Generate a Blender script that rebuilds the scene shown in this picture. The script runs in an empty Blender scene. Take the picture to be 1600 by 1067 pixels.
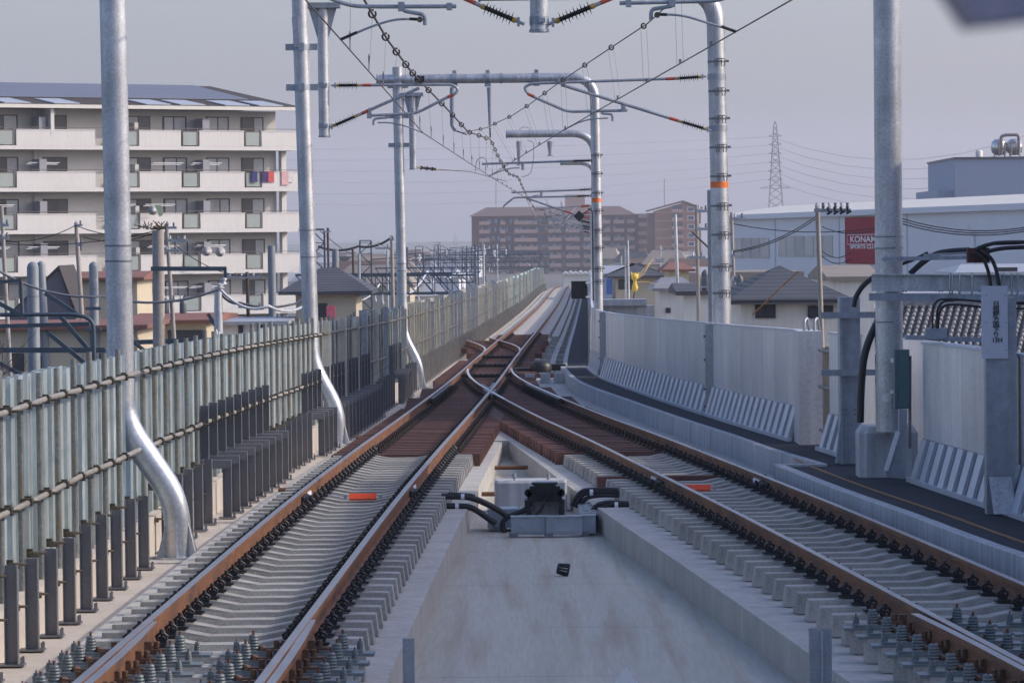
import bpy, math, random
import numpy as np
from mathutils import Vector, Matrix
random.seed(7)
C = bpy.context.scene.collection
sc = bpy.context.scene
R = math.radians
# ------------------------------------------------------------------ camera, sky, sun, exposure
F_PX, CX, CY, ZC = 6300., 800., 533.5, 2.68
PITCH = math.atan((533.5-378)/F_PX); ROLL = -0.0105
FW = Vector((0, math.cos(PITCH), -math.sin(PITCH))); UP0 = Vector((0, math.sin(PITCH), math.cos(PITCH)))
RT = Vector((math.cos(ROLL), 0, 0)) + UP0*math.sin(ROLL)
UP = UP0*math.cos(ROLL) - Vector((math.sin(ROLL), 0, 0))
RT.normalize(); UP.normalize()
cam_d = bpy.data.cameras.new('camera'); cam = bpy.data.objects.new('camera', cam_d); C.objects.link(cam)
cam_d.lens = 36*F_PX/1600; cam_d.sensor_width = 36; cam_d.clip_start = .3; cam_d.clip_end = 20000
m = Matrix((RT, UP, -FW)).transposed().to_4x4(); m.translation = (0, 0, ZC); cam.matrix_world = m
cam_d.dof.use_dof = True; cam_d.dof.focus_distance = 62; cam_d.dof.aperture_fstop = 26
sc.camera = cam
w = bpy.data.worlds.new('World'); sc.world = w; w.use_nodes = True
SUN_EL, SUN_AZ = 31, 91      # azimuth clockwise from the view direction (+Y)
nt = w.node_tree; sky = nt.nodes.new('ShaderNodeTexSky'); sky.sky_type = 'NISHITA'; sky.sun_disc = False
sky.sun_elevation = R(SUN_EL); sky.sun_rotation = R(SUN_AZ); sky.air_density = 1.05; sky.dust_density = 3.4; sky.ozone_density = 2.4
bg = nt.nodes['Background']; tint = nt.nodes.new('ShaderNodeMix'); tint.data_type = 'RGBA'; tint.blend_type = 'MULTIPLY'; tint.inputs[0].default_value = 1; tint.inputs[7].default_value = (1.09, 1.08, 1.24, 1)
nt.links.new(sky.outputs[0], tint.inputs[6]); nt.links.new(tint.outputs[2], bg.inputs[0]); bg.inputs[1].default_value = .15
sd = bpy.data.lights.new('sun', 'SUN'); so = bpy.data.objects.new('sun', sd); C.objects.link(so)
sd.energy = 2.25; sd.angle = R(.55); sd.color = (1, .90, .76)
sv = Vector((math.sin(R(SUN_AZ))*math.cos(R(SUN_EL)), math.cos(R(SUN_AZ))*math.cos(R(SUN_EL)), math.sin(R(SUN_EL))))
so.rotation_euler = sv.to_track_quat('Z', 'Y').to_euler()
sc.view_settings.view_transform = 'Standard'; sc.view_settings.look = 'None'; sc.view_settings.exposure = .33
try:
    sc.cycles.volume_bounces = 1; sc.cycles.max_bounces = 6; sc.cycles.use_denoising = True
except Exception: pass

# ------------------------------------------------------------------ helpers
def cub(pts):
    xs = [p[0] for p in pts]; ys = [p[1] for p in pts]; n = len(xs)
    s = [(ys[i+1]-ys[i])/(xs[i+1]-xs[i]) for i in range(n-1)]
    t = [s[0]]+[(s[i-1]+s[i])/2 for i in range(1, n-1)]+[s[-1]]
    def f(x):
        if x <= xs[0]: return ys[0]+(x-xs[0])*t[0]
        if x >= xs[-1]: return ys[-1]+(x-xs[-1])*t[-1]
        i = max(k for k in range(n-1) if xs[k] <= x); h = xs[i+1]-xs[i]; u = (x-xs[i])/h
        return ys[i]*(2*u**3-3*u*u+1)+ys[i+1]*(3*u*u-2*u**3)+h*t[i]*(u**3-2*u*u+u)+h*t[i+1]*(u**3-u*u)
    return f
zr = cub([(0, 0), (30, 0), (42, -.01), (53, -.09), (67, -.25), (90, -.5), (123, -.75), (160, -.95), (250, -1.35), (405, -1.83), (440, -2.4), (480, -5.0), (600, -15)])
cM = cub([(0, -2.6), (24, -2.15), (53, -1.59), (87, -1.0), (127, -.33), (172, .58), (224, 1.62), (300, 3.12), (430, 5.55), (600, 9)])
cR = cub([(0, 5.6), (25, 3.80), (32, 3.31), (46, 2.33), (60, 1.48), (70, .88), (84, .15), (92, -.24), (100, -.52), (108, -.60), (118, -.46)])
cS = cub([(118, -.48), (127, -.33), (133, -.33), (139, -.55), (145, -.92), (150, -1.28), (155, -1.62)])
KB = cub([(20, 5.4), (34, 4.31), (36, 4.11), (39.5, 3.85), (44.1, 3.49), (49.5, 3.2)])
KB2 = cub([(50, 3.72), (54, 3.42), (58.6, 3.2), (68.1, 2.69), (78.6, 2.17), (93, 1.50), (108, 1.30)])
WL = cub([(20, 6.4), (39.7, 4.95), (46.2, 4.55), (52.4, 4.27), (59, 3.90), (69, 3.38), (84, 2.72), (98, 2.2), (112, 2.08)])
RP = cub([(20, 2.8), (32.6, 1.93), (37.6, 1.57), (44.8, 1.06), (51.9, .66), (61.6, .17), (66.5, -.08)])
def at(px, py, Y):
    v = FW + RT*((px-CX)/F_PX) - UP*((py-CY)/F_PX); v = v/v.y*Y
    return Vector((v.x, Y, ZC+v.z))
def tanv(f, Y): 
    d = Vector((f(Y+.5)-f(Y-.5), 1, 0)); d.normalize(); return d
class MB:
    def __init__(s): s.v = []; s.f = []; s.sm = []; s.mi = []
    def add(s, vs, fs, smooth=False, mi=0):
        b = len(s.v); s.v += [Vector(p) for p in vs]
        for f in fs: s.f.append([b+i for i in f]); s.sm.append(smooth); s.mi.append(mi)
        return s
    def box(s, c, sz, rz=0, mi=0, M=None):
        x, y, z = [a/2 for a in sz]; c = Vector(c)
        if M is None: M = Matrix.Rotation(rz, 3, 'Z')
        vs = [c+M@Vector(p) for p in ((-x,-y,-z),(x,-y,-z),(x,y,-z),(-x,y,-z),(-x,-y,z),(x,-y,z),(x,y,z),(-x,y,z))]
        return s.add(vs, [(0,3,2,1),(4,5,6,7),(0,1,5,4),(1,2,6,5),(2,3,7,6),(3,0,4,7)], False, mi)
    def bb(s, x0, x1, y0, y1, z0, z1, mi=0): return s.box(((x0+x1)/2,(y0+y1)/2,(z0+z1)/2), (x1-x0,y1-y0,z1-z0), 0, mi)
    def bar(s, a, b, w, h, mi=0):     # rectangular bar a->b, w across, h up
        a = Vector(a); b = Vector(b); d = b-a; L = d.length
        if L < 1e-6: return s
        d.normalize(); u = Vector((0,0,1)) if abs(d.z) < .95 else Vector((0,1,0))
        x = d.cross(u).normalized(); z = x.cross(d).normalized()
        M = Matrix((x, d, z)).transposed()
        return s.box((a+b)/2, (w, L, h), 0, mi, M)
    def tube(s, pts, r, n=10, cap=True, mi=0, smooth=True):
        pts = [Vector(p) for p in pts]; N = len(pts); rr = r if isinstance(r, (list, tuple)) else [r]*N
        vs = []; px = None
        for i, p in enumerate(pts):
            t = (pts[min(i+1, N-1)]-pts[max(i-1, 0)]); t.normalize()
            if px is None:
                u = Vector((0,0,1)) if abs(t.z) < .9 else Vector((1,0,0)); px = t.cross(u).normalized()
            px = (px - t*px.dot(t)).normalized(); py = t.cross(px)
            for k in range(n):
                a = 2*math.pi*k/n; vs.append(p+px*(math.cos(a)*rr[i])+py*(math.sin(a)*rr[i]))
        fs = [(i*n+k, i*n+(k+1) % n, (i+1)*n+(k+1) % n, (i+1)*n+k) for i in range(N-1) for k in range(n)]
        s.add(vs, fs, smooth, mi)
        if cap: s.add(vs[:n], [tuple(range(n))][:1], False, mi); s.add(vs[-n:], [tuple(range(n))], False, mi)
        return s
    def cone(s, a, b, r0, r1, n=12, mi=0): return s.tube([a, b], [r0, r1], n, True, mi)
    def sweep(s, path, prof, closed=True, mi=None, up=Vector((0,0,1)), cap=True, smooth=False):
        path = [Vector(p) for p in path]; n = len(prof); N = len(path); vs = []
        for i, p in enumerate(path):
            t = path[min(i+1, N-1)]-path[max(i-1, 0)]; t.z = 0; t.normalize(); x = t.cross(up).normalized()
            for a, b in prof: vs.append(p+x*a+up*b)
        b0 = len(s.v); s.v += vs
        for i in range(N-1):
            for k in range(n if closed else n-1):
                k2 = (k+1) % n
                s.f.append([b0+i*n+k, b0+i*n+k2, b0+(i+1)*n+k2, b0+(i+1)*n+k]); s.sm.append(smooth); s.mi.append(mi[k] if mi else 0)
        if cap and closed:
            s.f.append([b0+k for k in range(n)]); s.sm.append(False); s.mi.append(0)
            s.f.append([b0+(N-1)*n+k for k in range(n-1, -1, -1)]); s.sm.append(False); s.mi.append(0)
        return s
    def strip(s, xl, xr, zt, zb, Ys, mi=0):     # slab between two plan curves, closed
        vs = []
        for Y in Ys:
            a, b, t, o = xl(Y), xr(Y), zt(Y), zb(Y); vs += [(a,Y,t),(b,Y,t),(b,Y,o),(a,Y,o)]
        fs = []
        for i in range(len(Ys)-1):
            for k in range(4): fs.append((4*i+k, 4*i+(k+1) % 4, 4*i+4+(k+1) % 4, 4*i+4+k))
        fs += [(0,1,2,3), tuple(4*(len(Ys)-1)+k for k in (3,2,1,0))]
        return s.add(vs, fs, False, mi)
    def mesh(s, name, mats, off=Vector((0,0,0))):
        me = bpy.data.meshes.new(name); me.from_pydata([tuple(v-off) for v in s.v], [], s.f)
        for mt in (mats if isinstance(mats, (list, tuple)) else [mats]): me.materials.append(mt)
        me.polygons.foreach_set('use_smooth', s.sm); me.polygons.foreach_set('material_index', s.mi)
        import bmesh
        bm = bmesh.new(); bm.from_mesh(me); bmesh.ops.recalc_face_normals(bm, faces=bm.faces); bm.to_mesh(me); bm.free()
        me.update(); return me
def tag(o, label, cat, group=None):
    o['label'] = label; o['category'] = cat
    if group: o['group'] = group
    return o
def obj(name, mb, mats, parent=None, loc=None, label=None):
    loc = Vector(loc) if loc is not None else (parent.location.copy() if parent and parent.parent is None else Vector((0,0,0)))
    if parent is not None and parent.parent is not None:
        p = parent; loc = Vector((0,0,0))
        while p: loc += p.location; p = p.parent
    o = bpy.data.objects.new(name, mb.mesh(name, mats, loc)); C.objects.link(o)
    if parent is not None: o.parent = parent
    else: o.location = loc
    if label: o['label'] = label
    return o
def struct(name, mb, mats):
    o = obj(name, mb, mats); o['kind'] = 'structure'; return o
def thing(name, label, cat, loc, group=None, rz=0):
    o = bpy.data.objects.new(name, None); C.objects.link(o); o.location = loc; o.rotation_euler = (0,0,rz); o.empty_display_size = .2
    return tag(o, label, cat, group)
def solo(name, label, cat, mb, mats, loc=(0,0,0), group=None): return tag(obj(name, mb, mats, None, loc), label, cat, group)
def lpart(name, me, parent, loc=(0,0,0), rot=(0,0,0)):
    o = bpy.data.objects.new(name, me); C.objects.link(o); o.parent = parent; o.location = loc; o.rotation_euler = rot; return o
def copy_tree(o, parent=None):
    c = o.copy(); C.objects.link(c)
    if parent is not None: c.parent = parent
    for ch in list(o.children): copy_tree(ch, c)
    return c
def frange(a, b, st):
    n = max(1, int(round((b-a)/st))); return [a+(b-a)*i/n for i in range(n+1)]

# ------------------------------------------------------------------ materials
def mat(name, col, rough=.7, metal=0, var=.25, scale=3, fine=40, bump=.1, stain=None, st_amt=.3, streak=0, rnd=0, spec=None, st_scale=1.5, emit=0, stretch=(1,1,1)):
    m = bpy.data.materials.new(name); m.use_nodes = True; t = m.node_tree; L = t.links.new; b = t.nodes['Principled BSDF']
    b.inputs['Roughness'].default_value = rough; b.inputs['Metallic'].default_value = metal
    if spec is not None: b.inputs['Specular IOR Level'].default_value = spec
    tc = t.nodes.new('ShaderNodeTexCoord'); mp = t.nodes.new('ShaderNodeMapping'); L(tc.outputs['Object'], mp.inputs[0]); mp.inputs['Scale'].default_value = stretch
    def noise(sc_, det=5, src=None):
        n = t.nodes.new('ShaderNodeTexNoise'); n.inputs['Scale'].default_value = sc_; n.inputs['Detail'].default_value = det; L((src or mp).outputs[0], n.inputs['Vector']); return n
    n1 = noise(scale); n2 = noise(fine, 3)
    mx = t.nodes.new('ShaderNodeMath'); mx.operation = 'ADD'; L(n1.outputs[0], mx.inputs[0]); L(n2.outputs[0], mx.inputs[1])
    mr = t.nodes.new('ShaderNodeMapRange'); mr.inputs[1].default_value = .7; mr.inputs[2].default_value = 1.3; mr.inputs[3].default_value = 1-var; mr.inputs[4].default_value = 1+var
    L(mx.outputs[0], mr.inputs[0])
    last = mr.outputs[0]
    if rnd:
        oi = t.nodes.new('ShaderNodeObjectInfo'); r2 = t.nodes.new('ShaderNodeMapRange'); r2.inputs[3].default_value = 1-rnd; r2.inputs[4].default_value = 1+rnd; L(oi.outputs['Random'], r2.inputs[0])
        mm = t.nodes.new('ShaderNodeMath'); mm.operation = 'MULTIPLY'; L(last, mm.inputs[0]); L(r2.outputs[0], mm.inputs[1]); last = mm.outputs[0]
    if streak:
        mp2 = t.nodes.new('ShaderNodeMapping'); L(tc.outputs['Object'], mp2.inputs[0]); mp2.inputs['Scale'].default_value = (9, 9, .5)
        n3 = noise(1.2, 4, mp2); r3 = t.nodes.new('ShaderNodeMapRange'); r3.inputs[1].default_value = .35; r3.inputs[2].default_value = .65; r3.inputs[3].default_value = 1-streak; r3.inputs[4].default_value = 1+streak*.4; L(n3.outputs[0], r3.inputs[0])
        mm = t.nodes.new('ShaderNodeMath'); mm.operation = 'MULTIPLY'; L(last, mm.inputs[0]); L(r3.outputs[0], mm.inputs[1]); last = mm.outputs[0]
    sclr = t.nodes.new('ShaderNodeVectorMath'); sclr.operation = 'SCALE'; sclr.inputs[0].default_value = col; L(last, sclr.inputs['Scale'])
    out = sclr.outputs[0]
    if stain:
        n4 = noise(st_scale, 6); r4 = t.nodes.new('ShaderNodeMapRange'); r4.inputs[1].default_value = .5; r4.inputs[2].default_value = .72; r4.inputs[4].default_value = st_amt; L(n4.outputs[0], r4.inputs[0])
        mc = t.nodes.new('ShaderNodeMix'); mc.data_type = 'RGBA'; L(r4.outputs[0], mc.inputs[0]); L(out, mc.inputs[6]); mc.inputs[7].default_value = (*stain, 1); out = mc.outputs[2]
    L(out, b.inputs['Base Color'])
    if bump:
        bp = t.nodes.new('ShaderNodeBump'); bp.inputs['Strength'].default_value = bump; bp.inputs['Distance'].default_value = .02; L(n2.outputs[0], bp.inputs['Height']); L(bp.outputs[0], b.inputs['Normal'])
    if emit: b.inputs['Emission Color'].default_value = (*col, 1); b.inputs['Emission Strength'].default_value = emit
    return m
def stripes(m, axis='X', scale=8, amt=.35, dist=0):      # real surface lines (ribs, tiles, siding) as colour and bump
    t = m.node_tree; L = t.links.new; b = t.nodes['Principled BSDF']; tc = t.nodes.new('ShaderNodeTexCoord')
    wv = t.nodes.new('ShaderNodeTexWave'); wv.bands_direction = axis; wv.inputs['Scale'].default_value = scale; wv.inputs['Distortion'].default_value = dist; L(tc.outputs['Object'], wv.inputs['Vector'])
    bp = t.nodes.new('ShaderNodeBump'); bp.inputs['Strength'].default_value = amt; bp.inputs['Distance'].default_value = .05; L(wv.outputs['Fac'], bp.inputs['Height']); L(bp.outputs[0], b.inputs['Normal'])
    return m
M = {}
M['deck'] = mat('deck_concrete', (.42,.41,.355), .85, var=.12, scale=1.4, fine=22, stain=(.29,.22,.14), st_amt=.6, st_scale=3.2, bump=.12, stretch=(1.6,.07,1))
M['plinth'] = mat('plinth_concrete', (.44,.425,.39), .85, var=.14, scale=1.7, fine=30, stain=(.30,.28,.24), st_amt=.3, streak=.12)
M['ledge'] = mat('ledge_concrete', (.48,.43,.37), .9, var=.12, scale=1.4, fine=25, stain=(.32,.27,.2), st_amt=.3)
M['sleeper'] = mat('sleeper_concrete', (.35,.34,.31), .85, var=.25, scale=6, fine=60, rnd=.17, bump=.15, stain=(.26,.23,.19), st_amt=.35, st_scale=4)
M['ffu'] = mat('brown_sleeper', (.125,.054,.040), .75, var=.35, scale=5, fine=40, rnd=.35, stain=(.06,.04,.035), st_amt=.6, st_scale=3)
M['railrust'] = mat('rail_rust', (.175,.075,.034), .7, metal=.1, var=.35, scale=2.5, fine=30, stain=(.07,.045,.035), st_amt=.85, st_scale=1.1, bump=.2)
M['railtop'] = mat('rail_top', (.33,.30,.29), .38, metal=.8, var=.2, scale=3, fine=60, bump=.02, stain=(.25,.15,.1), st_amt=.4)
M['shine'] = mat('worn_rail_top', (.62,.60,.60), .35, metal=.6, var=.1, bump=.01)
M['black'] = mat('black_rubber', (.018,.018,.02), .45, var=.3)
M['blacksign'] = mat('black_board', (.012,.012,.014), .6, var=.2)
M['galv'] = mat('galvanised_steel', (.50,.51,.525), .46, metal=.6, var=.26, scale=3.5, fine=38, bump=.05, streak=.18, stain=(.38,.41,.45), st_amt=.5, st_scale=5)
M['galvnew'] = mat('bright_galvanised', (.52,.54,.57), .40, metal=.75, var=.2, scale=3, fine=26, bump=.06, stain=(.34,.38,.43), st_amt=.55, st_scale=4)
M['galvdull'] = mat('dull_galvanised', (.33,.36,.40), .5, metal=.5, var=.2, scale=8, fine=70, bump=.05, streak=.12)
M['pipe'] = mat('scaffold_pipe', (.22,.23,.22), .5, metal=.5, var=.3, scale=6, stain=(.17,.12,.07), st_amt=.6, st_scale=3)
M['pipelt'] = mat('pale_scaffold_pipe', (.29,.27,.235), .55, metal=.3, var=.3, scale=7, stain=(.28,.2,.12), st_amt=.5, st_scale=6)
M['clamp'] = mat('clamp_steel', (.12,.10,.07), .6, metal=.3, var=.45, scale=20)
M['clampd'] = mat('dark_clamp', (.09,.08,.06), .5, metal=.5, var=.4, scale=14)
M['sheet'] = mat('corrugated_sheet', (.50,.575,.58), .35, metal=.35, var=.16, scale=1.3, fine=10, streak=.3, bump=.03)
M['sheet2'] = mat('weathered_sheet', (.50,.49,.43), .6, metal=.25, var=.15, scale=1.2, fine=10, streak=.25, stain=(.35,.33,.25), st_amt=.5)
M['hpost'] = mat('grey_h_beam', (.17,.175,.195), .45, metal=.3, var=.12, scale=3)
M['postlit'] = mat('lit_h_beam', (.30,.30,.30), .6, metal=.1, var=.2, scale=3)  # paler copy for the far posts, sunlight on their flanges put into the colour
M['blackst'] = mat('oily_black_steel', (.035,.028,.024), .55, metal=.3, var=.4, scale=8, stain=(.12,.05,.03), st_amt=.5, st_scale=3)
M['alu'] = mat('aluminium_panel', (.62,.63,.65), .42, metal=.4, rnd=.09, var=.14, scale=1, fine=20, streak=.1, bump=.02)
M['alurib'] = mat('ribbed_skirt', (.48,.51,.57), .45, metal=.3, var=.08, scale=2)
M['walk'] = stripes(mat('grating_walkway', (.035,.04,.05), .8, var=.3, scale=5), 'Y', 6, .8)
M['kerb'] = mat('kerb_concrete', (.46,.465,.475), .85, var=.12, scale=1.5, fine=30, streak=.25)
M['orange'] = mat('orange_paint', (.75,.19,.04), .5, var=.1)
M['marker'] = mat('vermilion_plate', (.95,.10,.02), .5, var=.05, bump=0)
M['ochre'] = mat('worn_orange_line', (.30,.14,.04), .7, var=.3, scale=8)
M['redband'] = mat('red_band', (.45,.08,.04), .5, var=.15)
M['yellowend'] = mat('yellow_cap', (.5,.32,.06), .5, var=.2)
M['white'] = mat('white_paint', (.75,.75,.76), .5, var=.06)
M['trough'] = mat('grey_blue_resin', (.30,.34,.37), .6, var=.12, scale=4)
M['teal'] = mat('teal_paint', (.075,.14,.15), .4, metal=.2, var=.1)
M['wire'] = mat('wire_bronze', (.13,.11,.10), .45, metal=.6, var=.3, scale=10)
M['wiregrey'] = mat('wire_grey', (.22,.23,.25), .5, metal=.5, var=.2)
M['farwire'] = mat('far_wire', (.25,.27,.3), .6, var=.1)
M['signgrey'] = mat('sign_plate', (.50,.52,.58), .5, var=.04, bump=0)
M['ground'] = mat('ground_asphalt', (.10,.10,.10), .9, var=.3, scale=.03, fine=.3, stain=(.14,.14,.10), st_amt=.6, st_scale=.02)
M['hill'] = mat('hill_forest', (.06,.075,.05), .95, var=.3, scale=.004, fine=.05)
M['aptwall'] = mat('cream_wall', (.50,.48,.44), .85, var=.05, scale=.4, fine=8)
M['aptbalc'] = mat('white_parapet', (.60,.58,.55), .8, var=.04, scale=.5, fine=6, streak=.04)
M['aptroof'] = stripes(mat('brown_shingle', (.045,.038,.036), .8, var=.2), 'Z', 6, .4)
M['solar'] = mat('solar_glass', (.13,.15,.20), .6, metal=.0, var=.05, bump=0)
M['skylight'] = mat('polycarbonate', (.36,.39,.43), .3, var=.05, bump=0)
M['balglass'] = mat('frosted_glass', (.30,.34,.32), .2, var=.12, scale=.7, bump=0)
M['glass'] = mat('window_glass', (.03,.035,.045), .3, var=.3, scale=.5, bump=0, rnd=.4)
M['curtain'] = mat('curtained_glass', (.33,.35,.36), .35, var=.15, scale=1.5, fine=9, bump=0, rnd=.2)
M['curtain2'] = mat('hazy_curtain', (.22,.24,.28), .5, var=.3, scale=.6, bump=0)
M['frame'] = mat('dark_frame', (.03,.032,.036), .5, var=.1)
M['brownrail'] = mat('bronze_rail', (.14,.12,.11), .5, metal=.4, var=.1)
M['greydoor'] = mat('grey_divider', (.27,.27,.29), .7, var=.05)
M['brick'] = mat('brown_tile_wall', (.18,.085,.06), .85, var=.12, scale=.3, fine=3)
M['brickpale'] = mat('tan_parapet', (.46,.31,.24), .85, var=.08, scale=.3, fine=3)
M['brickroof'] = mat('brown_roof', (.115,.08,.07), .85, var=.1, scale=.3)
M['bluglass'] = mat('blue_glass', (.045,.055,.085), .35, var=.4, scale=.5, fine=1.2, bump=0)
M['hall'] = stripes(mat('hall_cladding', (.64,.65,.68), .6, var=.04, scale=.2), 'X', 1.2, .1)
M['halltop'] = mat('hall_parapet', (.60,.58,.52), .6, var=.05)
M['maroon'] = mat('maroon_sign', (.32,.012,.03), .9, spec=.1, var=.04, bump=0)
M['factory'] = mat('factory_blue', (.24,.30,.40), .7, var=.05, scale=.2)
M['steel'] = mat('shiny_vessel', (.55,.54,.52), .25, metal=.9, var=.15)
M['dullpipe'] = mat('duct_pipe', (.20,.18,.17), .5, metal=.4, var=.2)
M['slate'] = stripes(mat('slate_roof', (.05,.055,.065), .7, var=.2, scale=1), 'Z', 3.2, .5)
M['tile'] = mat('kawara_tile', (.20,.20,.21), .5, var=.3, scale=3, fine=12)
M['tilegap'] = mat('kawara_valley', (.05,.05,.055), .7, var=.3, scale=3)
M['redroof'] = mat('red_roof', (.20,.085,.06), .8, var=.2, scale=1)
M['cream'] = mat('cream_render', (.50,.43,.31), .85, var=.07, scale=.5)
M['beige'] = mat('beige_render', (.45,.40,.31), .85, var=.08, scale=.5)
M['whitewall'] = mat('white_render', (.62,.61,.57), .8, var=.06, scale=.5, streak=.08)
M['greywall'] = stripes(mat('grey_siding', (.10,.10,.12), .8, var=.08, scale=.5), 'Z', 3, .2)
M['greyroof'] = mat('pale_metal_roof', (.35,.37,.40), .5, metal=.2, var=.1)
M['brownroof'] = mat('brown_flat_roof', (.24,.21,.18), .85, var=.15, scale=1)
M['bluetarp'] = mat('blue_sheet', (.03,.10,.32), .6, var=.15)
M['concpole'] = mat('concrete_pole', (.33,.30,.27), .85, var=.15, scale=1, fine=10)
M['steelpole'] = mat('grey_steel_pole', (.20,.225,.245), .6, metal=.1, var=.15, scale=1.5, fine=14, streak=.15)
M['truss'] = mat('truss_paint', (.055,.085,.11), .55, metal=.2, var=.2, scale=2)
M['pylon'] = mat('pylon_steel', (.12,.14,.17), .6, metal=.2, var=.1)
M['twig'] = mat('bare_twig', (.075,.052,.038), .9, var=.3, scale=3)
M['insul'] = mat('porcelain', (.55,.57,.60), .25, var=.1, bump=0)
M['xfmr'] = mat('transformer_grey', (.10,.11,.12), .5, var=.1)
M['rusty'] = mat('rusty_bolt', (.14,.055,.03), .8, var=.4, scale=30)
M['spring'] = mat('grey_spring_post', (.17,.195,.20), .5, metal=.3, var=.15, scale=10)
M['chair'] = mat('rust_chair', (.13,.07,.04), .7, metal=.2, var=.35, scale=9)
M['rubber2'] = mat('corrugated_conduit', (.02,.02,.025), .4, var=.2)
M['yellow'] = mat('yellow_vinyl', (.75,.50,.06), .5, var=.3, scale=4)
M['net'] = mat('pale_net_sheet', (.45,.56,.53), .7, var=.15, scale=1)
M['canopy'] = mat('dark_canopy', (.22,.22,.29), .6, var=.1)

# ------------------------------------------------------------------ setting: ground, hills, haze, viaduct
GZ = -8.3
g = MB(); g.add([(-4500,-200,GZ),(4500,-200,GZ),(4500,7000,GZ),(-4500,7000,GZ)], [(0,1,2,3)]); struct('ground', g, M['ground'])
def hills(y, base, amp, seed):
    rr = random.Random(seed); h = MB(); vs = []; n = 160; ph = [rr.uniform(0, 6) for _ in range(7)]
    for i in range(n+1):
        x = -1800+3600*i/n; z = base+amp*(.5*math.sin(x/420+ph[0])+.3*math.sin(x/170+ph[1])+.13*math.sin(x/60+ph[2])+.05*math.sin(x/21+ph[3]))
        vs += [(x, y-300, GZ-1), (x, y, z), (x, y+400, GZ-1)]
    fs = []
    for i in range(n):
        a = 3*i; fs += [(a, a+3, a+4, a+1), (a+1, a+4, a+5, a+2)]
    h.add(vs, fs, True); return h
struct('hills', hills(4300, -1, 7, 3), M['hill'])
struct('mountain_ridge', hills(6200, 6, 16, 5), M['hill'])
def off(f, d): return lambda Y: f(Y)+d
FB = lambda Y: cM(Y)-2.35
def rend(Y): return WL(Y)+.35 if Y < 108 else max(WL(108)+.35, cM(Y)+3.4)
Yf = frange(-12, 120, 3)+frange(126, 420, 12)+frange(430, 600, 10)
v = MB(); v.strip(lambda Y: FB(Y)-.3, rend, off(zr, -.63), off(zr, -1.7), Yf)
v.strip(lambda Y: FB(Y)+1.0, lambda Y: rend(Y)-1.0, off(zr, -1.7), off(zr, -3.0), Yf)
struct('viaduct_deck', v, M['deck'])
v = MB(); rz_ = random.Random(2)
for Y, a, b in ((30.6,-.75,.9),(34.5,.2,1.35),(38.9,-.66,1.2),(43.2,-.5,.2),(27.9,.3,1.2)):
    xs = [a+(b-a)*i/14 for i in range(15)]; ys = [Y]
    for i in range(14): ys.append(ys[-1]+rz_.uniform(-.02,.02))
    for i in range(14): v.add([(xs[i],ys[i],zr(Y)-.6265),(xs[i+1],ys[i+1],zr(Y)-.6265),(xs[i+1],ys[i+1]+.012,zr(Y)-.6265),(xs[i],ys[i]+.012,zr(Y)-.6265)], [(0,1,2,3)])
struct('floor_joint', v, M['blackst'])
v = MB()
for Y in list(range(8, 420, 22)):
    v.bb(FB(Y)+1.5, rend(Y)-1.5, Y-.9, Y+.9, GZ-.5, zr(Y)-2.9)
struct('viaduct_pier', v, M['plinth'])
# left deck strip, plinths with open joints
v = MB(); v.strip(lambda Y: FB(Y)-.25, lambda Y: cM(Y)-1.31, off(zr, -.495), off(zr, -.65), frange(-10, 120, 3)+frange(126, 430, 12))
v.strip(lambda Y: cM(Y)-2.02, lambda Y: cM(Y)-1.90, off(zr, -.10), off(zr, -.494), frange(-10, 120, 3)+frange(126, 430, 12))
struct('side_ledge', v, M['ledge'])
v = MB(); y = 16.
while y < 66:
    e = min(y+4.98, 66.4)
    v.strip(off(cM, -1.31), off(cM, 1.18), off(zr, -.35), off(zr, -.64), frange(y, e, 1.25)); y += 5.0
y = 18.2
while y < 66:
    e = min(y+4.98, 66.4)
    v.strip(RP, lambda Y: KB2(Y) if Y > 49.8 else KB(Y), off(zr, -.352), off(zr, -.64), frange(y, e, 1.25)); y += 5.0
KX = lambda Y: KB2(Y) if Y < 108 else cM(Y)+2.05
v.strip(off(cM, -1.31), KX, off(zr, -.35), off(zr, -.64), frange(66.42, 124, 3))
v.strip(off(cM, -1.31), lambda Y: cM(Y)+1.15, off(zr, -.351), off(zr, -.64), frange(124.05, 168, 4))
struct('track_plinth', v, M['plinth'])
v = MB()
for a in frange(168, 428, 5.2)[:-1]:
    v.strip(off(cM, -1.1), off(cM, 1.05), off(zr, -.20), off(zr, -.64), frange(a, a+5.16, 2.58))
    v.strip(off(cM, 1.15), off(cM, 1.45), off(zr, -.28), off(zr, -.64), frange(a, a+5.12, 2.56))
for a in frange(112, 420, 6)[:-1]:
    v.strip(off(cM, 1.55), off(cM, 1.72), off(zr, -.25), off(zr, -.64), frange(a, a+5.6, 2.8))
for a in (128, 136, 143, 149, 156): v.bb(cM(a)+1.3, cM(a)+2.0, a, a+.5, zr(a)-.63, zr(a)-.3)
struct('slab_track', v, M['plinth'])
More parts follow.
